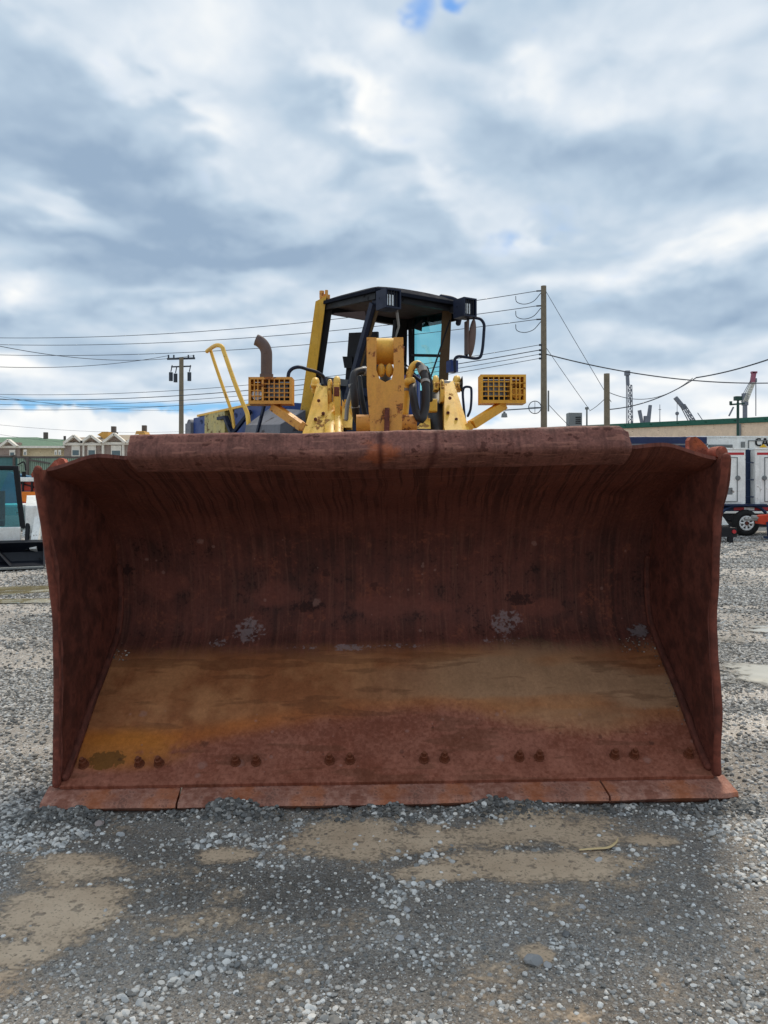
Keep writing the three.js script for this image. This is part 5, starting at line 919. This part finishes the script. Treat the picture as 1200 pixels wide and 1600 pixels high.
  // cranes far off
  const iron = paint(112, 118, 130, 0.8), rose = paint(150, 92, 110, 0.7);  // crane grey is lightened: distance haze is mixed into the colour
  const P = (x, y, d) => [(x - 600) / 1200 * d, 1.55 + (755 - y) / 1200 * d, -d];
  const lattice = (a, b, w0, w1, n, r, h = [1, 0, 0]) => {
    const out = [], at = (t, i, j) => { const w = lerp(w0, w1, t) / 2, p = [0, 1, 2].map((c) => lerp(a[c], b[c], t)); const s = h; return [p[0] + s[0] * w * i, p[1] + s[1] * w * i, p[2] + w * j]; };
    for (const [i, j] of [[-1, -1], [1, -1], [1, 1], [-1, 1]]) out.push(rod(at(0, i, j), at(1, i, j), r, r, 5));
    for (let k = 0; k < n; k++) { const t0 = k / n, t1 = (k + 1) / n; out.push(rod(at(t0, -1, 1), at(t1, 1, 1), r * 0.7, r * 0.7, 4), rod(at(t0, 1, 1), at(t1, -1, 1), r * 0.7, r * 0.7, 4), rod(at(t1, -1, 1), at(t1, 1, 1), r * 0.7, r * 0.7, 4)); }
    return out;
  };
  const d = 150;
  const c1 = thing('tower_crane', 'upright lattice crane boom right behind the bucket lip', 'crane', [P(982, 755, d)[0], 0, -d]);
  part('boom', lattice([P(985, 755, d)[0], 0, -d], P(983, 602, d), 1.2, 0.8, 20, 0.09), iron, c1); part('boom_tip', [beam(P(981, 602, d), P(980, 581, d), 0.55, 0.55), bx(0.9, 0.9, 0.9, ...P(980, 583, d))], iron, c1);
  part('cable', [rod(P(988, 670, d), P(981, 585, d), 0.07, 0.07, 5)], iron, c1); part('cab', cbx(4, 3, 4, P(985, 755, d)[0], 1.6, -d, 0.1), rose, c1);
  const c2 = thing('crane', 'small dark crane boom pair between the lattice boom and the long sloping boom', 'crane', [P(1010, 755, 170)[0], 0, -170]);
  part('boom', [beam(P(1009, 690, 170), P(1016, 633, 170), 0.9, 0.8, 0.6, 0.6), beam(P(1009, 690, 170), P(999, 641, 170), 0.5, 0.5, 0.8, 0.6)], iron, c2); part('base', cbx(6, 4, 5, P(1009, 755, 170)[0], 2, -170, 0.2), iron, c2); part('mast', rod(P(1009, 755, 170), P(1009, 650, 170), 0.5), iron, c2);
  const c3 = thing('crane', 'long crane boom sloping up to the left above the warehouse roof', 'crane', [P(1096, 755, 160)[0], 0, -160]);
  part('boom', [lattice(P(1100, 690, 160), P(1066, 632, 160), 1.4, 0.8, 10, 0.11), beam(P(1070, 639, 160), P(1055, 621, 160), 0.8, 0.7)], iron, c3); part('hoist', [rod(P(1058, 626, 160), P(1058, 645, 160), 0.05), new THREE.SphereGeometry(0.4, 10, 8).translate(...P(1058, 646, 160)), rod(P(1058, 646, 160), P(1058, 660, 160), 0.12)], iron, c3); part('stay', [rod(P(1090, 645, 160), P(1120, 690, 160), 0.08)], iron, c3); part('base', cbx(6, 4, 5, P(1102, 755, 160)[0], 2, -160, 0.2), iron, c3); part('mast', rod(P(1102, 755, 160), P(1100, 688, 160), 0.6), iron, c3);
  const c4 = thing('crane', 'pinkish crane with a hanging hoist line near the right edge', 'crane', [P(1165, 755, 140)[0], 0, -140]);
  part('tower', [beam(P(1164, 755, 140), P(1164, 620, 140), 0.6, 0.6), bx(0.9, 2.2, 0.8, ...P(1164, 624, 140))], iron, c4); part('boom', lattice(P(1163, 628, 140), P(1176, 598, 140), 0.8, 0.6, 8, 0.09), M.offWhite, c4); part('boom_tip', [beam(P(1175, 600, 140), P(1178, 582, 140), 0.7, 0.6), bx(1.0, 0.35, 0.6, ...P(1178, 582, 140))], rose, c4);
  part('hoist_line', [rod(P(1181, 596, 140), P(1181, 650, 140), 0.08), bx(0.3, 0.7, 0.3, ...P(1181, 594, 140))], iron, c4); part('stay', [rod(P(1156, 625, 140), P(1174, 592, 140), 0.06), rod(P(1139, 650, 140), P(1146, 636, 140), 0.15)], iron, c4);
  const mast = thing('mast', 'thin aerial mast rising over the warehouse roof between two cranes', 'mast', [P(1031, 755, 155)[0], 0, -155]); part('pole', [rod(P(1031, 755, 155), P(1031, 632, 155), 0.16, 0.06, 6), beam(P(1029, 640, 155), P(1033, 640, 155), 0.1)], iron, mast);
}
// ---------------------------------------------------------------- left: houses, fence, machines
{
  const P = (x, y, d) => [(x - 600) / 1200 * d, 1.55 + (755 - y) / 1200 * d, -d];
  const d = 90, k = d / 1200, roofG = paint(108, 134, 112, 0.85), brick = paint(150, 134, 126, 0.85), stucco = paint(214, 198, 166, 0.85), trim = paint(226, 220, 210, 0.7), pane = paint(96, 112, 118, 0.25), tile = paint(176, 160, 140, 0.9), ochre = paint(206, 158, 84, 0.85);
  const wx = (x) => (x - 600) * k, wy = (y) => 1.55 + (755 - y) * k;
  const win = (o, x, y, w, h, arch) => { const f = part('window', [bx(w * k, h * k, 0.1, wx(x), wy(y), -d + 0.1), arch ? rod([wx(x), wy(y - h / 2), -d + 0.06], [wx(x), wy(y - h / 2), -d + 0.13], w * k * 0.5, w * k * 0.5, 14) : []], trim, o); part('pane', [bx((w - 3) * k, (h * 0.5) * k, 0.04, wx(x), wy(y + h * 0.16), -d + 0.15)], pane, f); };
  const gable = (o, x0, x1, y0, y1) => { part('gable', slab([[wx(x0), wy(y1 + 14), -d + 0.02], [wx(x1), wy(y1 + 14), -d + 0.02], [wx(x1), wy(y1), -d + 0.02], [wx((x0 + x1) / 2), wy(y0 + 2), -d + 0.02], [wx(x0), wy(y1), -d + 0.02]], [0, 0, -3]), brick, o); part('gable_trim', [beam([wx(x0 - 3), wy(y1 + 2), -d + 0.3], [wx((x0 + x1) / 2), wy(y0), -d + 0.3], 0.7, 0.26), beam([wx(x1 + 3), wy(y1 + 2), -d + 0.3], [wx((x0 + x1) / 2), wy(y0), -d + 0.3], 0.7, 0.26)], trim, o); };
  const a = thing('row_house', 'brick row house with two white-trimmed gables, next to the green-roofed house', 'house', [wx(130), 0, -d - 4]);
  part('wall', bx(60 * k, wy(688), 8, wx(130), wy(688) / 2, -d - 4.02), brick, a);
  part('roof', hexa([[wx(98), wy(690), -d + 0.2], [wx(160), wy(690), -d + 0.2], [wx(160), wy(690), -d - 8], [wx(98), wy(690), -d - 8]], [[wx(108), wy(681), -d - 3], [wx(160), wy(680), -d - 3], [wx(160), wy(680), -d - 5], [wx(108), wy(681), -d - 5]]), tile, a);
  gable(a, 106, 130, 681, 691); gable(a, 132, 157, 681, 690);
  part('downpipe', [rod([wx(131), 0, -d + 0.1], [wx(131), wy(692), -d + 0.1], 0.12)], trim, a); part('cornice', bx(60 * k, 0.3, 0.4, wx(130), wy(694), -d + 0.12), trim, a);
  win(a, 119, 705, 13, 16, true); win(a, 144, 705, 13, 16, true); for (const x of [119, 144]) win(a, x, 732, 12, 16); part('chimney', [bx(0.5, 1.0, 0.5, wx(159), wy(669), -d - 4), bx(0.8, 0.2, 0.8, wx(159), wy(673), -d - 4)], iron2(), a);
  const b = thing('row_house', 'brick row house with one gable and an ochre dormer, half hidden by the bucket lip', 'house', [wx(190), 0, -d - 4]);
  part('wall', bx(70 * k, wy(688), 8, wx(196), wy(688) / 2, -d - 4), brick, b); gable(b, 166, 195, 678, 690); gable(b, 203, 228, 680, 690);
  part('roof', hexa([[wx(160), wy(690), -d + 0.15], [wx(232), wy(690), -d + 0.15], [wx(232), wy(690), -d - 8], [wx(160), wy(690), -d - 8]], [[wx(163), wy(677), -d - 3], [wx(230), wy(677), -d - 3], [wx(230), wy(677), -d - 5], [wx(163), wy(677), -d - 5]]), tile, b);
  part('dormer', slab([[wx(144), wy(678), -d - 1.6], [wx(161), wy(688), -d - 1.6], [wx(161), wy(673), -d - 1.6], [wx(152), wy(673), -d - 1.6]], [0, 0, -2]), ochre, b); part('dormer', slab([[wx(203), wy(680), -d - 1.6], [wx(222), wy(680), -d - 1.6], [wx(218), wy(672), -d - 1.6], [wx(206), wy(672), -d - 1.6]], [0, 0, -2]), ochre, b);
  win(b, 182, 706, 16, 20); win(b, 216, 706, 14, 20); part('downpipe', [rod([wx(161.5), 0, -d + 0.1], [wx(161.5), wy(690), -d + 0.1], 0.16), rod([wx(193), 0, -d + 0.1], [wx(193), wy(694), -d + 0.1], 0.16)], trim, b); part('cornice', bx(70 * k, 0.3, 0.4, wx(196), wy(693), -d + 0.14), trim, b); part('chimney', bx(0.5, 1.1, 0.5, wx(209), wy(668), -d - 4), iron2(), b);
  function iron2() { return M.iron2 ??= paint(96, 88, 84, 0.8); }
  const g = thing('green_roof_house', 'cream two-storey house under a wide green hipped roof at far left', 'house', [wx(40), 0, -d - 6]);
  part('wall', bx(150 * k, wy(697), 8, wx(25), wy(697) / 2, -d - 4.6), stucco, g);
  part('roof', hexa([[wx(-60), wy(697), -d], [wx(101), wy(697), -d], [wx(101), wy(697), -d - 9], [wx(-60), wy(697), -d - 9]], [[wx(-40), wy(680), -d - 4], [wx(34), wy(680), -d - 4], [wx(34), wy(680), -d - 5], [wx(-40), wy(680), -d - 5]]), roofG, g);
  part('roof', hexa([[wx(36), wy(697.5), -d + 0.1], [wx(101.5), wy(697.5), -d + 0.1], [wx(101.5), wy(697.5), -d - 8], [wx(36), wy(697.5), -d - 8]], [[wx(30), wy(681), -d - 4], [wx(100), wy(685), -d - 4], [wx(100), wy(685), -d - 5], [wx(30), wy(681), -d - 5]]), roofG, g);
  part('gutter', bx(160 * k, 0.25, 0.3, wx(22), wy(698.5), -d + 0.1), trim, g); gable(g, 6, 26, 688, 696); part('bay', bx(32 * k, 2.2, 0.5, wx(15), wy(706), -d - 0.3), brick, g);
  win(g, 20, 708, 9, 10); win(g, 40, 707, 5, 9); win(g, 88, 707, 4, 8); win(g, 94, 707, 4, 8); part('chimney', [rod([wx(48), wy(684), -d - 4], [wx(48), wy(672), -d - 4], 0.28), rod([wx(79), wy(684), -d - 4], [wx(79), wy(678), -d - 4], 0.15)], iron2(), g);
  // fence panels in front of the houses
  const f = thing('corrugated_fence', 'pale green ribbed metal fence behind the left machines', 'fence', [-13.5, 0, -30]), ft = paint(142, 160, 142, 0.7);
  const F = (x) => (x - 600) / 40; for (let x = 30; x < 150; x += 3) part('rib', bx(0.055, 2.5, 0.06, F(x), 1.27, -29.96), ft, f);
  part('backing', bx(3.2, 2.5, 0.05, F(92), 1.27, -30.03), ft, f); part('rail', [beam([F(28), 2.56, -29.97], [F(150), 2.56, -29.97], 0.1, 0.08), beam([F(40), 2.5, -29.9], [F(80), 2.32, -29.9], 0.05, 0.06)], M.iron2, f); part('post', [rod([F(45), 0, -29.9], [F(45), 2.6, -29.9], 0.06)], M.iron2, f);
  const t = thing('teal_fence', 'dark teal screened fence at the far left edge behind the skid loader', 'fence', [-15.5, 0, -30.3]); part('screen', bx(3.6, 2.55, 0.06, -16.2, 1.3, -30.2), paint(84, 122, 124, 0.8), t); part('post', [-17.9, -16.2, -14.5].map((x) => rod([x, 0, -30.1], [x, 2.66, -30.1], 0.05)), M.iron2, t); part('rail', rod([-18, 2.6, -30.1], [-14.4, 2.6, -30.1], 0.04), M.iron2, t);
  const bl = thing('blue_tarp_stack', 'blue covered stack low before the ribbed fence', 'covered stack', [-13.9, 0, -28]); part('cover', hexa([[-14.3, 0, -27.6], [-12.4, 0, -27.6], [-12.4, 0, -28.4], [-14.3, 0, -28.4]], [[-13.6, 1.95, -27.8], [-12.6, 1.74, -27.8], [-12.6, 1.74, -28.3], [-13.6, 1.95, -28.3]]), paint(58, 104, 136, 0.7), bl); part('strap', bx(0.05, 1.6, 0.9, -13.1, 0.9, -28), M.black, bl);
  // orange and white machine
  const o = thing('orange_machine', 'orange and red compact machine with a white roof behind the skid loader', 'machine', [-9.2, 0, -19.5]), or = paint(232, 128, 42, 0.5), rd = paint(186, 74, 58, 0.6), Q = (x, y) => [(x - 600) / 1200 * 19, 1.55 + (755 - y) / 1200 * 19, -19];
  const pan = (x0, x1, y0, y1, dep, z = 0) => { const p0 = Q(x0, y1), p1 = Q(x1, y0); return cbx(p1[0] - p0[0], p1[1] - p0[1], dep, (p0[0] + p1[0]) / 2, (p0[1] + p1[1]) / 2, -19 - dep / 2 + z, 0.02); };
  part('canopy', pan(26, 92, 746, 752.5, 1.2, 0.1), M.white, o); part('cage', [pan(29, 90, 753, 767, 0.9)], rd, o); part('cage_bar', [bx(0.04, 0.24, 0.04, Q(38, 760)[0], Q(38, 760)[1], -18.95), bx(0.04, 0.24, 0.04, Q(52, 760)[0], Q(52, 760)[1], -18.95), beam(Q(30, 754), Q(60, 763), 0.03, 0.03)].map((q) => q.translate(0, 0, 0.02)), M.black, o);
  part('hood', [pan(31, 92, 768, 797, 1.4, 0.08)], or, o); part('hood_seam', [bx(0.03, 0.36, 0.02, Q(34, 780)[0], Q(34, 778)[1], -18.91), bx(0.9, 0.03, 0.02, Q(60, 790)[0], Q(60, 785)[1], -18.91)], rd, o); part('track', [pan(20, 95, 800, 830, 1.0, 0.2)], M.black, o);
  // skid loader
  const s = thing('skid_loader', 'white skid loader with a black bucket and dark cab, cut by the left edge', 'skid loader', [-6.86, 0, -14.4]);
  const Z = -14.4, sx = -6.95, shift = (g) => [].concat(g).map((q) => q.translate(-0.07, 0, 0));
  const CX = (x, dd) => (x - 600) / 1200 * dd;
  part('cab_frame', shift([cbx(0.98, 0.08, 1.2, sx + 0.16, 1.84, Z - 0.5, 0.02), beam([-6.345, 1.86, Z + 0.06], [-6.22, 0.7, Z + 0.12], 0.09, 0.1), beam([-7.25, 1.86, Z + 0.06], [-7.38, 0.7, Z + 0.12], 0.09, 0.1), beam([-6.345, 1.86, Z - 1.1], [-6.26, 0.7, Z - 1.2], 0.08, 0.1), beam([-7.25, 1.86, Z - 1.1], [-7.34, 0.7, Z - 1.2], 0.08, 0.1), cbx(0.9, 0.12, 0.1, sx + 0.16, 0.66, Z + 0.1, 0.01)]), M.black, s);
  part('windscreen', shift(slab([[-7.22, 1.8, Z + 0.03], [-6.37, 1.8, Z + 0.03], [-6.26, 0.72, Z + 0.08], [-7.34, 0.72, Z + 0.08]], [0, 0, 0.004])), M.glass, s);
  part('seat', shift([cbx(0.5, 0.6, 0.14, -6.8, 1.1, Z - 0.7, 0.04), cbx(0.5, 0.12, 0.5, -6.8, 0.78, Z - 0.5, 0.03)]), M.black, s);
  part('rear_screen', shift(slab([[-7.22, 1.8, Z - 1.08], [-6.37, 1.8, Z - 1.08], [-6.30, 0.9, Z - 1.1], [-7.3, 0.9, Z - 1.1]], [0, 0, -0.004])), M.glass, s);
  part('mirror', shift([tube([[-6.3, 1.9, Z + 0.1], [-6.2, 1.95, Z + 0.15], [-6.17, 1.8, Z + 0.15]], 0.014, 6), cbx(0.07, 0.1, 0.02, -6.2, 1.72, Z + 0.16, 0.005)]), M.black, s);
  part('body', shift([cbx(0.40, 0.72, 2.2, -5.98, 0.78, Z - 0.9, 0.05), cbx(0.34, 0.72, 2.2, -7.75, 0.78, Z - 0.9, 0.05), cbx(1.5, 0.55, 0.8, sx + 0.06, 0.84, Z - 1.9, 0.05)]), M.white, s);
  part('side_shroud', hexa([[-6.3, 0.55, Z + 0.25], [-5.82, 0.55, Z + 0.25], [-5.82, 0.55, Z - 1.2], [-6.3, 0.55, Z - 1.2]], [[-6.24, 1.15, Z - 0.25], [-5.84, 1.15, Z - 0.25], [-5.84, 1.3, Z - 1.2], [-6.24, 1.3, Z - 1.2]]), M.white, s);
  part('front_plate', [cbx(0.36, 0.27, 0.06, -6.5, 0.6, Z + 0.3, 0.02)], M.white, s);
  part('loader_arm', [beam([-5.96, 1.2, Z - 1.4], [-5.98, 1.0, Z + 0.1], 0.12, 0.14), beam([-5.98, 1.0, Z + 0.05], [-6.1, 0.3, Z + 0.5], 0.13, 0.2, 0.12, 0.14)], M.white, s);
  part('loader_arm', [beam([-7.76, 1.2, Z - 1.4], [-7.74, 1.0, Z + 0.1], 0.12, 0.14), beam([-7.74, 1.0, Z + 0.05], [-7.5, 0.32, Z + 0.5], 0.13, 0.2, 0.12, 0.14)], M.white, s);
  part('cylinder', [rod([-6.2, 0.8, Z + 0.15], [-6.22, 0.3, Z + 0.5], 0.04), rod([-7.5, 0.8, Z + 0.2], [-7.3, 0.3, Z + 0.5], 0.04)], M.black, s);
  part('bucket', [slab([[-7.9, 0.06, -13.3], [-7.9, 0.06, -13.9], [-7.9, 0.3, -14.02], [-7.9, 0.5, -13.9], [-7.9, 0.46, -13.8], [-7.9, 0.28, -13.92], [-7.9, 0.12, -13.84], [-7.9, 0.085, -13.3]], [1.98, 0, 0]), slab([[-7.92, 0.05, -13.3], [-7.92, 0.05, -13.9], [-7.92, 0.5, -13.9]], [0.03, 0, 0]), slab([[-5.94, 0.05, -13.3], [-5.94, 0.05, -13.9], [-5.94, 0.5, -13.9]], [0.03, 0, 0]), slab([[-6.48, 0.09, -13.28], [-6.46, 0.09, -13.9], [-6.86, 0.5, -13.88]], [0.02, 0, 0])], paint(22, 26, 36, 0.45), s);
  part('bucket_edge', bx(1.98, 0.03, 0.16, -6.92, 0.055, -13.24), M.galv, s);
  for (const [x, z] of [[-5.98, -0.4], [-7.74, -0.4], [-5.98, -1.6], [-7.74, -1.6]]) { const w = group('wheel', s); const ty = new THREE.TorusGeometry(0.26, 0.13, 10, 28).rotateY(Math.PI / 2).translate(x, 0.39, Z + z); part('tyre', boxUV(ty), M.tyre, w); part('rim', rod([x - 0.08, 0.39, Z + z], [x + 0.08, 0.39, Z + z], 0.19, 0.19, 18), M.white, w); }
  s.position.set(-7.4, 0, -14.4); s.rotation.y = 0.42;   // it faces the camera
}
renderer.render(scene, camera);
